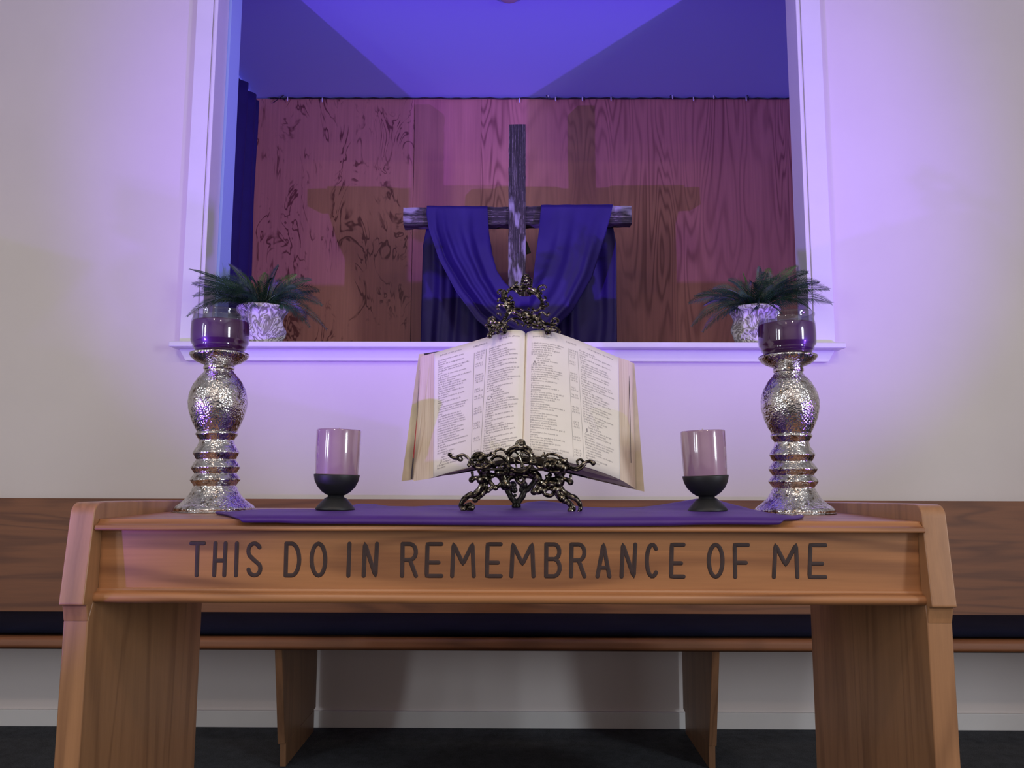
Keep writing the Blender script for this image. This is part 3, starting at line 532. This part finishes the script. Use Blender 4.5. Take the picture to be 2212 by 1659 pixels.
# ------------------------------------------------------------------ open book
BK = thing('open_book', 'thick old open book with yellowed pages of small print, resting on the brass easel', 'book', at(1130, 1000, 1.70))
LP = [(1136, 722, 1128.8, 985, .014), (1131, 716, 1122, 985.5, .004), (1121, 713.5, 1111, 987.5, -.002), (1100, 713.6, 1086, 992.5, 0), (1069, 723.5, 1050, 1000, .012), (1019, 739, 1012, 1009, .035), (975, 751.5, 972, 1020, .058), (938, 762.5, 936, 1031, .08)]
RP = [(1136, 722, 1128.8, 985, .014), (1142, 717, 1136, 985.5, .004), (1155, 714.5, 1152, 986.5, -.002), (1176, 714.8, 1178, 990, 0), (1206, 720.5, 1216, 996, .012), (1255, 738, 1272, 1011, .035), (1297, 756, 1307, 1023, .058), (1336, 772.5, 1339.5, 1036, .08)]
LF = [(929, 764.5, 926, 1034, .09), (919, 767, 911, 1036.5, .10), (908, 770.5, 893, 1039, .112)]
RF = [(1345, 775, 1349, 1041, .09), (1356, 778.5, 1360, 1048, .10), (1366, 783.5, 1373, 1056, .112)]
def st(row, off=0.0): xt, yt, xb, yb, d = row; return at(xb, yb, YBm+d+off), at(xt, yt, YT+d+off)
def page(rows):
    B = [st(r)[0] for r in rows]; Tt = [st(r)[1] for r in rows]; return cr(B, 8), cr(Tt, 8)
def lerp(a, b, t): return a+(b-a)*t
for rows, fr, sg, cov in ((LP, LF, 'left', [(905, 765, 867.5, 1039.5, .128), (1000, 753, 985, 1024, .112), (1112, 735, 1098, 1004, .070)]), (RP, RF, 'right', [(1370, 785, 1391.8, 1062, .128), (1262, 760, 1268, 1033, .112), (1152, 735, 1150, 1004, .070)])):
    B, Tt = page(rows)
    mb = MB(); mb.grid([[lerp(b, t, k/12)+V((0, -.0008, 0)) for k in range(13)] for b, t in zip(B, Tt)])
    pg = mb.build('open_page', M['paper'], BK, smooth=True, fix=False)
    pm = pg.modifiers.new('sol', 'SOLIDIFY'); pm.thickness = .0004
    FB = [st(r) for r in fr]; loopB = B+[f[0] for f in FB]; loopT = Tt+[f[1] for f in FB]
    bx = 1098 if sg == 'left' else 1150
    bk = [(loopB[-1]+(at(bx, 1000, YBm+.062)-loopB[-1])*.5, loopT[-1]+(at(bx+14 if sg == 'left' else bx+2, 722, YT+.062)-loopT[-1])*.5), (at(bx, 1000, YBm+.062), at(bx+14 if sg == 'left' else bx+2, 724, YT+.062)), (at(1126, 993, YBm+.05), at(1136, 726, YT+.05))]
    loopB += [b for b, t in bk]; loopT += [t for b, t in bk]; n = len(loopB)
    mb = MB(); mb.grid([[lerp(b, t, k/10) for k in range(11)] for b, t in zip(loopB+loopB[:1], loopT+loopT[:1])])
    mb.add(loopB, [tuple(range(n))]); mb.add(loopT, [tuple(range(n-1, -1, -1))])
    pb = mb.build('page_block', M['edges'], BK); uv = pb.data.uv_layers.new(name='UVMap'); ng = (n+1)*11
    for lp in pb.data.loops:
        vi = lp.vertex_index; uv.data[lp.index].uv = ((vi//11)*.05, (vi % 11)*.1) if vi < ng else (0, 0)
    Cb = [st(c) for c in cov]; mb = MB(); th = V((0, .005, 0))
    q = [c[0] for c in Cb]+[c[1] for c in Cb[::-1]]; m = len(q)
    mb.add(q+[p+th for p in q], [tuple(range(m)), tuple(range(2*m-1, m-1, -1))]+[(i, i+m, (i+1) % m+m, (i+1) % m) for i in range(m)])
    cv = mb.build('cover', M['leather'], BK); cv.data.materials.append(M['cover_in'])
    mb = MB(); q2 = [p+V((0, -.0012, 0)) for p in [Cb[0][0], Cb[1][0], Cb[1][1], Cb[0][1]]]
    mb.add(q2+[p+V((0, .001, 0)) for p in q2], [(0, 1, 2, 3), (7, 6, 5, 4), (0, 4, 5, 1), (1, 5, 6, 2), (2, 6, 7, 3), (3, 7, 4, 0)]); mb.build('endpaper', M['cover_in'], BK)
    if sg == 'left':
        mb = MB(); mb.tube([at(900.5, 905, 1.80), at(896, 960, 1.79), at(893, 990, 1.785)], [.0006, .0014, .001], 6); mb.build('bookmark', M['red'], BK)
        mb = MB(); mb.tube([at(906, 800, 1.85), at(901, 900, 1.82), at(889, 1034, 1.783)], [.0004, .0007, .0022], 6); mb.build('hinge_gap', M['leather'], BK)
    else:
        mb = MB(); mb.tube([at(1358.5, 800, 1.885), at(1361, 900, 1.83), at(1363, 1000, 1.775)], .0007, 6); mb.build('hinge_gap', M['leather'], BK)
mb = MB(); mb.grid([[at(1098, 1004, YBm+.070), at(1112, 722, YT+.070)], [at(1124, 1002, YBm+.085), at(1132, 724, YT+.085)], [at(1150, 1004, YBm+.070), at(1152, 722, YT+.070)]]); sp = mb.build('spine', M['leather'], BK); sm_ = sp.modifiers.new('s', 'SOLIDIFY'); sm_.thickness = .003
# printed text (psalms, in Spanish, two columns and a reference column each page)
PS1 = """22 Anunciaré tu nombre á mis|hermanos:|En medio de la congregación te|alabaré.|23 Los que teméis á Jehová, alabadle;|Glorificadle, simiente toda de|Jacob;|Y temed de él, vosotros, simiente|toda de Israel.|24 Porque no menospreció ni abominó|la aflicción del pobre,|Ni de él escondió su rostro;|Sino que cuando clamó á él, oyóle.|25 De ti será mi alabanza en la|grande congregación;|Mis votos pagaré delante de los|que le temen.|26 Comerán los pobres, y serán|saciados:|Alabarán á Jehová los que le|buscan:|Vivirá vuestro corazón para siempre.|27 Acordarse han, y volveránse á|Jehová todos los términos de la|tierra;|Y se humillarán delante de ti|todas las familias de las gentes.|28 Porque de Jehová es el reino;|Y él se enseñoreará de las gentes.|29 Comerán y adorarán todos los|poderosos de la tierra:|Postraránse delante de él todos|los que descienden al polvo,|Si bien ninguno puede conservar|la vida á su propia alma.|30 La posteridad le servirá;|Será ella contada por una generación|de Jehová.|31 Vendrán, y anunciarán al pueblo|que naciere,|Su justicia que él hizo.|          SALMO 23|       Salmo de David.|          ehová es mi pastor; nada|          me faltará.|2 En lugares de delicados pastos me|hará yacer:"""
PS2 = """Junto á aguas de reposo me|pastoreará.|3 Confortará mi alma;|Guiaráme por sendas de justicia|por amor de su nombre.|4 Aunque ande en valle de sombra|de muerte,|No temeré mal alguno; porque tú|estarás conmigo:|Tu vara y tu cayado me infundirán|aliento.|5 Aderezarás mesa delante de mí, en|presencia de mis angustiadores:|Ungiste mi cabeza con aceite:|mi copa está rebosando.|6 Ciertamente el bien y la misericordia|me seguirán todos los días de|mi vida:|Y en la casa de Jehová moraré|por largos días.|          SALMO 24|       Salmo de David.|          e Jehová es la tierra|          y su plenitud;|El mundo, y los que en él habitan.|2 Porque él la fundó sobre los mares,|Y afirmóla sobre los ríos.|3 ¿Quién subirá al monte de Jehová?|¿Y quién estará en el lugar de su|santidad?|4 El limpio de manos, y puro de|corazón:|El que no ha elevado su alma á la|vanidad,|Ni jurado con engaño.|5 El recibirá bendición de Jehová,|Y justicia del Dios de salud.|6 Tal es la generación de los que le|buscan,|De los que buscan tu rostro, oh|Dios de Jacob.|7 Alzad, oh puertas, vuestras cabezas,|Y alzaos vosotras, puertas eternas,|Y entrará el Rey de gloria.|8 ¿Quién es este Rey de gloria?|Jehová el fuerte y valiente,|Jehová el poderoso en batalla."""
PS3 = """9 Alzad, oh puertas, vuestras cabezas,|Y alzaos vosotras, puertas eternas,|Y entrará el Rey de gloria.|10 ¿Quién es este Rey de gloria?|Jehová de los ejércitos,|El es el Rey de la gloria.|          SALMO 25|       Salmo de David.|          ti, oh Jehová, levantaré|          mi alma.|2 Dios mío, en ti confío;|No sea yo avergonzado,|No se alegren de mí mis enemigos.|3 Ciertamente ninguno de cuantos|en ti esperan será confundido:|Serán avergonzados los que se|rebelan sin causa.|4 Muéstrame, oh Jehová, tus|caminos;|Enséñame tus sendas.|5 Encamíname en tu verdad, y|enséñame;|Porque tú eres el Dios de mi salud:|En ti he esperado todo el día.|6 Acuérdate, oh Jehová, de tus|conmiseraciones y de tus|misericordias,|Que son perpetuas.|7 De los pecados de mi mocedad, y|de mis rebeliones, no te|acuerdes;|Conforme á tu misericordia|acuérdate de mí,|Por tu bondad, oh Jehová.|8 Bueno y recto es Jehová:|Por tanto él enseñará á los|pecadores el camino.|9 Encaminará á los humildes por el|juicio,|Y enseñará á los mansos su|carrera.|10 Todas las sendas de Jehová son|misericordia y verdad,|Para los que guardan su pacto|y sus testimonios.|11 Por amor de tu nombre, oh Jehová,|Perdonarás también mi pecado;"""
PS4 = """Porque es grande.|12 ¿Quién es el hombre que teme á|Jehová?|El le enseñará el camino que ha de|escoger.|13 Su alma reposará en el bien,|Y su simiente heredará la tierra.|14 El secreto de Jehová es para los|que le temen;|Y á ellos hará conocer su alianza.|15 Mis ojos están siempre hacia|Jehová;|Porque él sacará mis pies de la red.|16 Mírame, y ten misericordia de mí;|Porque estoy solo y afligido.|17 Las angustias de mi corazón se han|aumentado:|Sácame de mis congojas.|18 Mira mi aflicción y mi trabajo:|Y perdona todos mis pecados.|19 Mira mis enemigos, que se han|multiplicado,|Y con odio violento me aborrecen.|20 Guarda mi alma, y líbrame:|No sea yo avergonzado, porque|en ti confié.|21 Integridad y rectitud me guarden;|Porque en ti he esperado.|22 Redime, oh Dios, á Israel|De todas sus angustias.|          SALMO 26|       Salmo de David.|          úzgame, oh Jehová, porque|          yo en mi integridad:|Confiado he asimismo en Jehová,|No vacilaré.|2 Pruébame, oh Jehová, y sondéame:|Examina mis riñones y mi corazón.|3 Porque tu misericordia está|delante de mis ojos,|Y en tu verdad ando.|4 No me he sentado con hombres|de falsedad;|Ni entré con los que andan|encubiertamente."""
REF = "a Sal 35.18|b He 2.12|c Sal 115|  11, 13||d Is 53.3|e He 5.7||||f Sal 40.9|g Dt 23.21|h Is 65.13|i Sal 69.32|||j Is 2.2|k Dn 7.14||l Ap 15.4|m Is 26.19||||n Ro 3.21|o Jn 10.11|p Ez 34.14||||q Sal 5.8|r Is 43.2|s Ro 8.31||||t Ex 9.29|u 1 Co 10||||v Gn 1.9|x Is 33.15|y Mt 5.8"
def text_mesh(body, mapf, mb, hscale=1.0):
    cu = bpy.data.curves.new('t', 'FONT'); cu.body = body.replace('|', '\n'); cu.resolution_u = 1; cu.size = 1
    o = bpy.data.objects.new('t', cu); SC.collection.objects.link(o); bpy.context.view_layer.update()
    me = o.to_mesh(); vs = [v.co.copy() for v in me.vertices]; fs = [tuple(p.vertices) for p in me.polygons]; o.to_mesh_clear(); bpy.data.objects.remove(o); bpy.data.curves.remove(cu)
    x0, x1 = min(v.x for v in vs), max(v.x for v in vs); y0, y1 = min(v.y for v in vs), max(v.y for v in vs)
    mb.add([mapf((v.x-x0)/(x1-x0), (v.y-y0)/(y1-y0)) for v in vs], fs)
for rows, left in ((LP, True), (RP, False)):
    B, Tt = page(rows); L = [0]
    for a_, b_ in zip(B, B[1:]): L.append(L[-1]+(b_-a_).length)
    tot = L[-1]
    def P(u, v, B=B, Tt=Tt, L=L, tot=tot):
        s = min(max(u, 0), .9999)*tot; i = 0
        while i < len(L)-2 and L[i+1] < s: i += 1
        t = (s-L[i])/(L[i+1]-L[i]); return lerp(lerp(B[i], B[i+1], t), lerp(Tt[i], Tt[i+1], t), v)+V((0, -.0016, 0))
    def sub(u0, u1, v0, v1): return (lambda a, b: P(1-(1-(u0+(u1-u0)*a)) if not left else u1+(u0-u1)*a, v0+(v1-v0)*b))
    mb = MB()
    if left:
        text_mesh(PS1, sub(.585, .955, .045, .925), mb); text_mesh(PS2, sub(.075, .43, .045, .90), mb); text_mesh(REF, sub(.465, .545, .06, .90), mb)
        text_mesh('Jehová es mi pastor', sub(.68, .93, .952, .968), mb); text_mesh('SALMOS', sub(.45, .57, .945, .958), mb); text_mesh('El Rey de gloria', sub(.10, .33, .94, .956), mb)
        text_mesh('J', sub(.90, .925, .085, .115), mb); text_mesh('D', sub(.37, .415, .475, .505), mb); ru = (.455, .56)
    else:
        text_mesh(PS3, sub(.085, .45, .045, .90), mb); text_mesh(PS4, sub(.615, .945, .045, .925), mb); text_mesh(REF, sub(.50, .58, .06, .90), mb)
        text_mesh('David implora', sub(.10, .29, .94, .956), mb); text_mesh('SALMOS', sub(.47, .585, .945, .958), mb); text_mesh('el amparo de Dios', sub(.70, .94, .952, .968), mb)
        text_mesh('A', sub(.10, .145, .715, .745), mb); text_mesh('J', sub(.625, .65, .26, .295), mb); text_mesh('557', sub(.52, .56, .018, .028), mb); ru = (.49, .595)
    for u_ in ru:
        mb.grid([[P(u_-.0012, k/20) for k in range(1, 19)], [P(u_+.0012, k/20) for k in range(1, 19)]])
    mb.build('printed_text', M['ink'], BK, fix=False)
# ------------------------------------------------------------------ cross and drape in the niche
YC = 3.85
xc = at(1117, 420, YC).x; zt = at(1117, 277, YC).z; hw = (at(1135, 300, YC).x-at(1099, 300, YC).x)/2
CR = thing('cross', 'weathered wooden cross standing behind the opening, purple cloth over its arms', 'cross', (xc, YC, NF))
def rough_box(a, b, ax, seed, rot=0.0, n=60):
    mb = MB(); a, b = V(a), V(b); c = (a+b)/2; rows = []
    for i in range(n+1):
        t = i/n; row = []
        o1, o2 = [k for k in range(3) if k != ax]
        for s1, s2 in ((-1, -1), (0, -1), (1, -1), (1, 0), (1, 1), (0, 1), (-1, 1), (-1, 0)):
            p = V((0, 0, 0)); p[ax] = a[ax]+(b[ax]-a[ax])*t
            p[o1] = c[o1]+s1*(b[o1]-a[o1])/2; p[o2] = c[o2]+s2*(b[o2]-a[o2])/2
            j = .0025*noise.noise(V((p.x*40+seed, p.y*40, p.z*40))); p[o1] += s1*j; p[o2] += s2*j
            if i in (0, n): p[ax] += .004*noise.noise(V((p.x*90+seed, p.y*90, p.z*90)))
            if rot: d = p-c; p = c+V((d.x*cos(rot)-d.z*sin(rot), d.y, d.x*sin(rot)+d.z*cos(rot)))
            row.append(p)
        rows.append(row)
    mb.grid(rows, True); mb.f.append(tuple(range(8))); mb.f.append(tuple(n*8+k for k in range(8))); return mb
rough_box((xc-hw, YC-.045, NF+.03), (xc+hw, YC+.04, zt), 2, 1, 0.0, 120).build('post', M['barn_z'], CR)
pl, pr_ = at(871, 468, YC-.03), at(1364, 463.5, YC-.03); zc_ = (pl.z+pr_.z)/2; hh = (at(900, 448, YC).z-at(900, 487, YC).z)/2-.002
rough_box((pl.x, YC-.032, zc_-hh), (pr_.x, YC+.038, zc_+hh), 0, 5, math.atan2(pr_.z-pl.z, pr_.x-pl.x), 90).build('crossbar', M['barn_x'], CR)
mb = MB(); mb.box((xc-.22, YC-.15, NF), (xc+.22, YC+.15, NF+.035)); mb.build('stand', M['barn_x'], CR, bevel=.004)
p1 = at(1137, 522, YC+.045); p2 = at(1146, 546, YC+.045); mb = MB()
q = [at(1136, 518, YC+.045), at(1139, 523, YC+.045), at(1147, 545, YC+.045), at(1136, 549, YC+.045)]; mb.add([p for p in q]+[p+V((0, .012, 0)) for p in q], [(0, 1, 2, 3), (7, 6, 5, 4), (0, 4, 5, 1), (1, 5, 6, 2), (2, 6, 7, 3), (3, 7, 4, 0)]); mb.build('bracket', M['black'], CR)
YFr = YC-.05
keys = [(0, (922, 445), (1053, 446), -.002), (.03, (921, 462), (1054, 470), -.004), (.09, (926, 495), (1056, 505), -.012), (.18, (948, 560), (1062, 545), -.02), (.28, (985, 630), (1073, 585), -.03), (.38, (1030, 692), (1088, 608), -.04), (.45, (1078, 728), (1104, 624), -.05), (.5, (1112, 742), (1128, 640), -.055),
        (.55, (1150, 742), (1142, 640), -.05), (.62, (1190, 718), (1151, 612), -.04), (.72, (1238, 670), (1155, 570), -.03), (.82, (1278, 600), (1160, 530), -.02), (.91, (1304, 520), (1165, 490), -.012), (.97, (1318, 470), (1167, 462), -.004), (1, (1324, 443), (1169, 444), -.002)]
kt = [(k, o_[0], o_[1], i_[0], i_[1], d_) for k, o_, i_, d_ in keys]
mb = MB(); rows = []; NU, NV = 110, 56
for i in range(NU+1):
    u_ = i/NU; ox, oy, ix, iy, d_ = interp(kt, u_); row = []
    amp = min(1, min(u_, 1-u_)*7)
    for j in range(NV+1):
        v_ = j/NV; px = ox+(ix-ox)*v_; py = oy+(iy-oy)*v_
        ph = v_*2*pi*(1.9 if u_ < .5 else 1.25)+(.6 if u_ < .5 else 2.6)+1.4*noise.noise(V((u_*3, v_*1.5, 3)))
        f_ = amp*(.026*sin(ph)+.013*sin(2.3*ph+1+u_*2)*(1-.5*v_)+.005*sin(5*ph+u_*5)*(1-v_))
        f_ += (1-amp)*.003*sin(v_*22)
        row.append(at(px, py, YFr+d_-abs(.010*amp)+f_*.8))
    rows.append(row)
mb.grid(rows)
def tail(xa, xb, xa2, xb2, front_row, seed, e0=0.0):
    rws = []; m = 56
    zb_ = 1.25; ytop = 446
    rws.append(list(front_row))
    rws.append([V((p.x, YC-.042, p.z+.005)) for p in front_row]); rws.append([V((p.x, YC, p.z+.009)) for p in front_row]); rws.append([V((p.x, YC+.045, p.z+.004)) for p in front_row])
    for k in range(1, 36):
        t = k/35; row = []
        for j, p in enumerate(front_row):
            w = j/(len(front_row)-1); X = at(xa+(xb-xa)*w, 460, YC+.05).x*(1-t)+at(xa2+(xb2-xa2)*w, 900, YC+.05).x*t if k > 0 else p.x
            s_ = min(1, t*6); X = p.x*(1-s_)+X*s_
            ph = w*2*pi*2.3+seed+1.6*noise.noise(V((w*3, t*2, seed)))
            row.append(V((X, YC+.062+s_*.018*(sin(ph)+.4*sin(2.7*ph)), (p.z+.004)+(zb_-p.z)*t)))
        rws.append(row)
    mb.grid(rws)
tail(914, 1052, 903, 1108, rows[0], 1.0); tail(1330, 1170, 1334, 1128, rows[-1], 4.0)
o = mb.build('cross_drape', M['drape'], loc=(xc, YC, 2.2), smooth=True, fix=False); setp(o, 'purple cloth draped over both arms of the cross and hanging down', 'cloth')
s_ = o.modifiers.new('sol', 'SOLIDIFY'); s_.thickness = .002
# curtain on the left wall of the niche
mb = MB(); rows = []
for i in range(161):
    t = i/160; Y = 3.30+1.10*t; col = []
    for k in range(31):
        w = k/30; zt_ = 3.118+.012*noise.noise(V((Y*14, 0, 0)))-.006*abs(sin(Y*26)); z = NF+.02+(zt_-NF-.02)*w
        a_ = .020+.006*w; ph = Y*44+1.5*noise.noise(V((Y*3, z*.6, 1)))
        X = -1.532+a_*.8*sin(ph)+.008*noise.noise(V((Y*9, z*2, 5)))
        if t > .93: X += .028*(t-.93)/.07
        col.append(V((X, Y, z)))
    rows.append(col)
mb.grid(rows); o = mb.build('curtain', M['curtain'], loc=(-1.53, 3.85, NF), smooth=True, fix=False); setp(o, 'dark indigo gathered curtain hanging on the left side wall behind the opening', 'curtain')
s_ = o.modifiers.new('sol', 'SOLIDIFY'); s_.thickness = .002
# string of little lights along the top of the plywood
SL = thing('string_lights', 'thin dark wire of unlit fairy lights strung along the top of the plywood', 'string lights', (0, YB-.01, ZC-.01))
pts = []
for i in range(121):
    t = i/120; X = -1.46+3.2*t; pts.append(V((X, YB-.008+.003*noise.noise(V((X*9, 1, 0))), ZC-.012+.004*noise.noise(V((X*7, 0, 0))))))
mb = MB(); mb.tube(pts, .0028, 6); pts2 = [p+V((0, -.006, .003*sin(i*1.7))) for i, p in enumerate(pts)]; mb.tube(pts2, .002, 5)
for a_, b_, c_ in (((590, 222), (607, 210), (620, 201)), ((607, 212), (614, 216), (620, 210)), ((1184, 214), (1180, 207), (1185, 200)), ((1612, 216), (1618, 211), (1612, 204)), ((1452, 213), (1447, 209), (1451, 202))):
    mb.tube([at(*a_, YB-.02), at(*b_, YB-.025), at(*c_, YB-.03)], .0022, 5)
mb.build('wire', M['wire'], SL)
for px, py in ((621, 214), (696, 216), (1184, 205), (1122, 217), (1200, 214), (1258, 214), (1320, 214), (1453, 210), (1498, 214), (1542, 209), (1612, 214)):
    mb = MB(); p = at(px, py, YB-.022); mb.tube([p+V((0, 0, .014)), p+V((0, 0, .004)), p-V((0, 0, .008)), p-V((0, 0, .014))], [.0035, .004, .0035, .001], 8); mb.build('bulb', M['bulb'], SL, smooth=True)
# smoke detector on niche ceiling
c = atZ(1100, -14, ZC); mb = MB(); mb.lathe([(.001, -.03), (.03, -.03), (.043, -.022), (.048, -.006), (.048, -.0005), (.001, -.0005)], (c.x, c.y, ZC), 40); o = mb.build('smoke_detector', M['plastic'], loc=(c.x, c.y, ZC), smooth=True); setp(o, 'small round smoke detector on the blue-lit ceiling behind the opening', 'smoke detector')
# ------------------------------------------------------------------ potted cycads on the sill
def plant(cx_, seed, lab, lab2, tips):
    YP = 3.055; s = YP/F_PX; c = at(cx_, 737, YP); c.z = ZS+.0005; rnd = random.Random(seed)
    Tn = thing('plant_pot', lab, 'pot', c, 'pair of white carved plant pots')
    def dsp(a, z, r):
        if z < .012 or z > .14: return 0
        return .004*sin(10*noise.noise(V((cos(a)*1.3+seed, sin(a)*1.3, z*11)))+z*30)*min(1, (z-.012)/.02)
    prof = cr([(r*s, z*s, 0) for r, z in [(1, 0), (34, 0), (38, 3), (42, 8), (49, 22), (50.5, 34), (47, 48), (45, 60), (47, 69), (53, 77), (54.5, 81), (52, 85), (49, 83), (43, 72), (43, 66)]], 5)
    m_ = MB(); m_.lathe([(max(.0005, p.x), p.y) for p in prof], c, 96, None, dsp); m_.build('bowl', M['pot'], Tn, smooth=True)
    m_ = MB(); m_.lathe([(.0005, .128), (.03, .130), (.06, .127), (.079, .122)], c, 32, None, lambda a, z, r: .002*noise.noise(V((cos(a)*r*300, sin(a)*r*300, 0)))); m_.build('soil', M['soil'], Tn, smooth=True)
    PL = thing('cycad_plant', lab2, 'plant', c+V((0, 0, .125)), 'pair of cycad plants on the sill'); root = c+V((0, 0, .128))
    for (px, py, Yt, up, light) in tips:
        Yt = min(Yt, 2.86) if (px < 470 or px > 1738) else Yt; tip = at(px, py, Yt); st_ = root+V((rnd.uniform(-.015, .015), rnd.uniform(-.015, .015), 0)); d = tip-st_
        mid = st_+d*.45+V((0, -.05 if (px < 470 or px > 1738) else 0, up)); pts = []
        for k in range(29):
            t = k/28; pts.append(st_*(1-t)**2+mid*2*t*(1-t)+tip*t*t)
        m_ = MB(); m_.tube(pts, [.0028*(1-t/30)+.0006 for t in range(29)], 5)
        Lf = sum(((b-a).length for a, b in zip(pts, pts[1:]))); nl = int(Lf/.0062); side0 = None
        hd = V((d.x, d.y, 0)); side0 = V((-hd.y, hd.x, 0)).normalized() if hd.length > .02 else V((1, 0, 0)); roll = rnd.choice((-1, 1))*rnd.uniform(.55, 1.25)
        for q_ in range(3, nl):
            t = q_/nl; i = min(27, int(t*28)); fr_ = t*28-i; p = pts[i]+(pts[i+1]-pts[i])*fr_; tg = (pts[min(28, i+2)]-pts[max(0, i-1)]).normalized()
            sd = (side0-tg*side0.dot(tg)).normalized(); nm = tg.cross(sd); sd = sd*cos(roll)+nm*sin(roll); nm = tg.cross(sd)
            if nm.z < 0: nm = -nm
            ln = .054*(sin(pi*min(1, .16+.84*t)**.8)**.6 if t < .98 else .3)*rnd.uniform(.85, 1.1)
            ln = max(ln, .012)
            for sg_ in (-1, 1):
                dr = (sd*sg_*(.95-.35*t)+tg*(.45+.5*t)+nm*.18+V((0, 0, -.05))).normalized(); w_ = tg*.0025; e = p+dr*ln; mdp = p+dr*ln*.45
                m_.add([p, mdp+w_-nm*.0005, e+V((0, 0, -ln*.12)), mdp-w_-nm*.0005, mdp+nm*.0009], [(0, 1, 4), (1, 2, 4), (2, 3, 4), (3, 0, 4)])
        o_ = m_.build('frond', M['leaf_light'] if light else M['leaf'], PL, fix=False)
lt = [(411, 582, 2.96, .05, 0), (416, 612, 2.90, .05, 0), (404, 684, 2.90, .11, 0), (418, 640, 2.86, .08, 0), (430, 600, 3.0, .07, 0), (494, 571, 3.12, .04, 1), (520, 590, 3.2, .05, 0), (602, 574, 3.15, .05, 0), (575, 590, 3.2, .05, 1), (640, 592, 3.2, .05, 1), (672, 604, 3.12, .08, 0), (697, 660, 3.05, .12, 0), (706, 712, 3.02, .14, 0), (670, 708, 2.98, .13, 0),
      (527, 678, 2.87, .10, 0), (640, 622, 2.92, .07, 0), (560, 610, 3.05, .05, 0), (480, 600, 3.05, .08, 0), (455, 660, 2.92, .10, 0), (690, 628, 3.15, .09, 0), (540, 600, 3.25, .06, 0), (610, 610, 2.95, .07, 0), (470, 625, 2.9, .09, 0), (500, 640, 2.88, .10, 0), (440, 625, 3.0, .09, 0), (590, 600, 3.0, .06, 0), (655, 640, 3.0, .1, 0), (515, 615, 2.95, .08, 0)]
rt = [(1797, 655, 2.96, .09, 0), (1792, 625, 3.0, .08, 0), (1720, 574, 3.08, .06, 1), (1745, 588, 3.05, .07, 0), (1640, 576, 3.12, .04, 0), (1605, 592, 3.12, .05, 1), (1662, 580, 3.15, .05, 1), (1487, 655, 3.05, .11, 0), (1493, 706, 3.0, .13, 0), (1517, 718, 2.98, .13, 0), (1560, 690, 2.95, .09, 0), (1640, 665, 2.88, .05, 0), (1690, 680, 2.88, .09, 0), (1752, 670, 2.9, .11, 0), (1500, 640, 3.12, .08, 0),
      (1575, 605, 3.05, .07, 0), (1540, 625, 3.0, .08, 0), (1700, 600, 3.0, .07, 0), (1770, 610, 3.08, .08, 0), (1625, 610, 3.0, .05, 0), (1670, 615, 2.93, .07, 0), (1600, 640, 2.92, .07, 0), (1730, 635, 2.93, .1, 0), (1655, 590, 3.0, .05, 0), (1590, 615, 3.15, .07, 0), (1680, 600, 3.2, .06, 0), (1520, 660, 2.95, .1, 0), (1745, 620, 3.0, .09, 0)]
plant(564, 2, 'white carved pottery bowl at the left end of the sill', 'dark green cycad plant growing from the pot at the left end of the sill', lt)
plant(1632, 5, 'white carved pottery bowl at the right end of the sill', 'dark green cycad plant growing from the pot at the right end of the sill', rt)
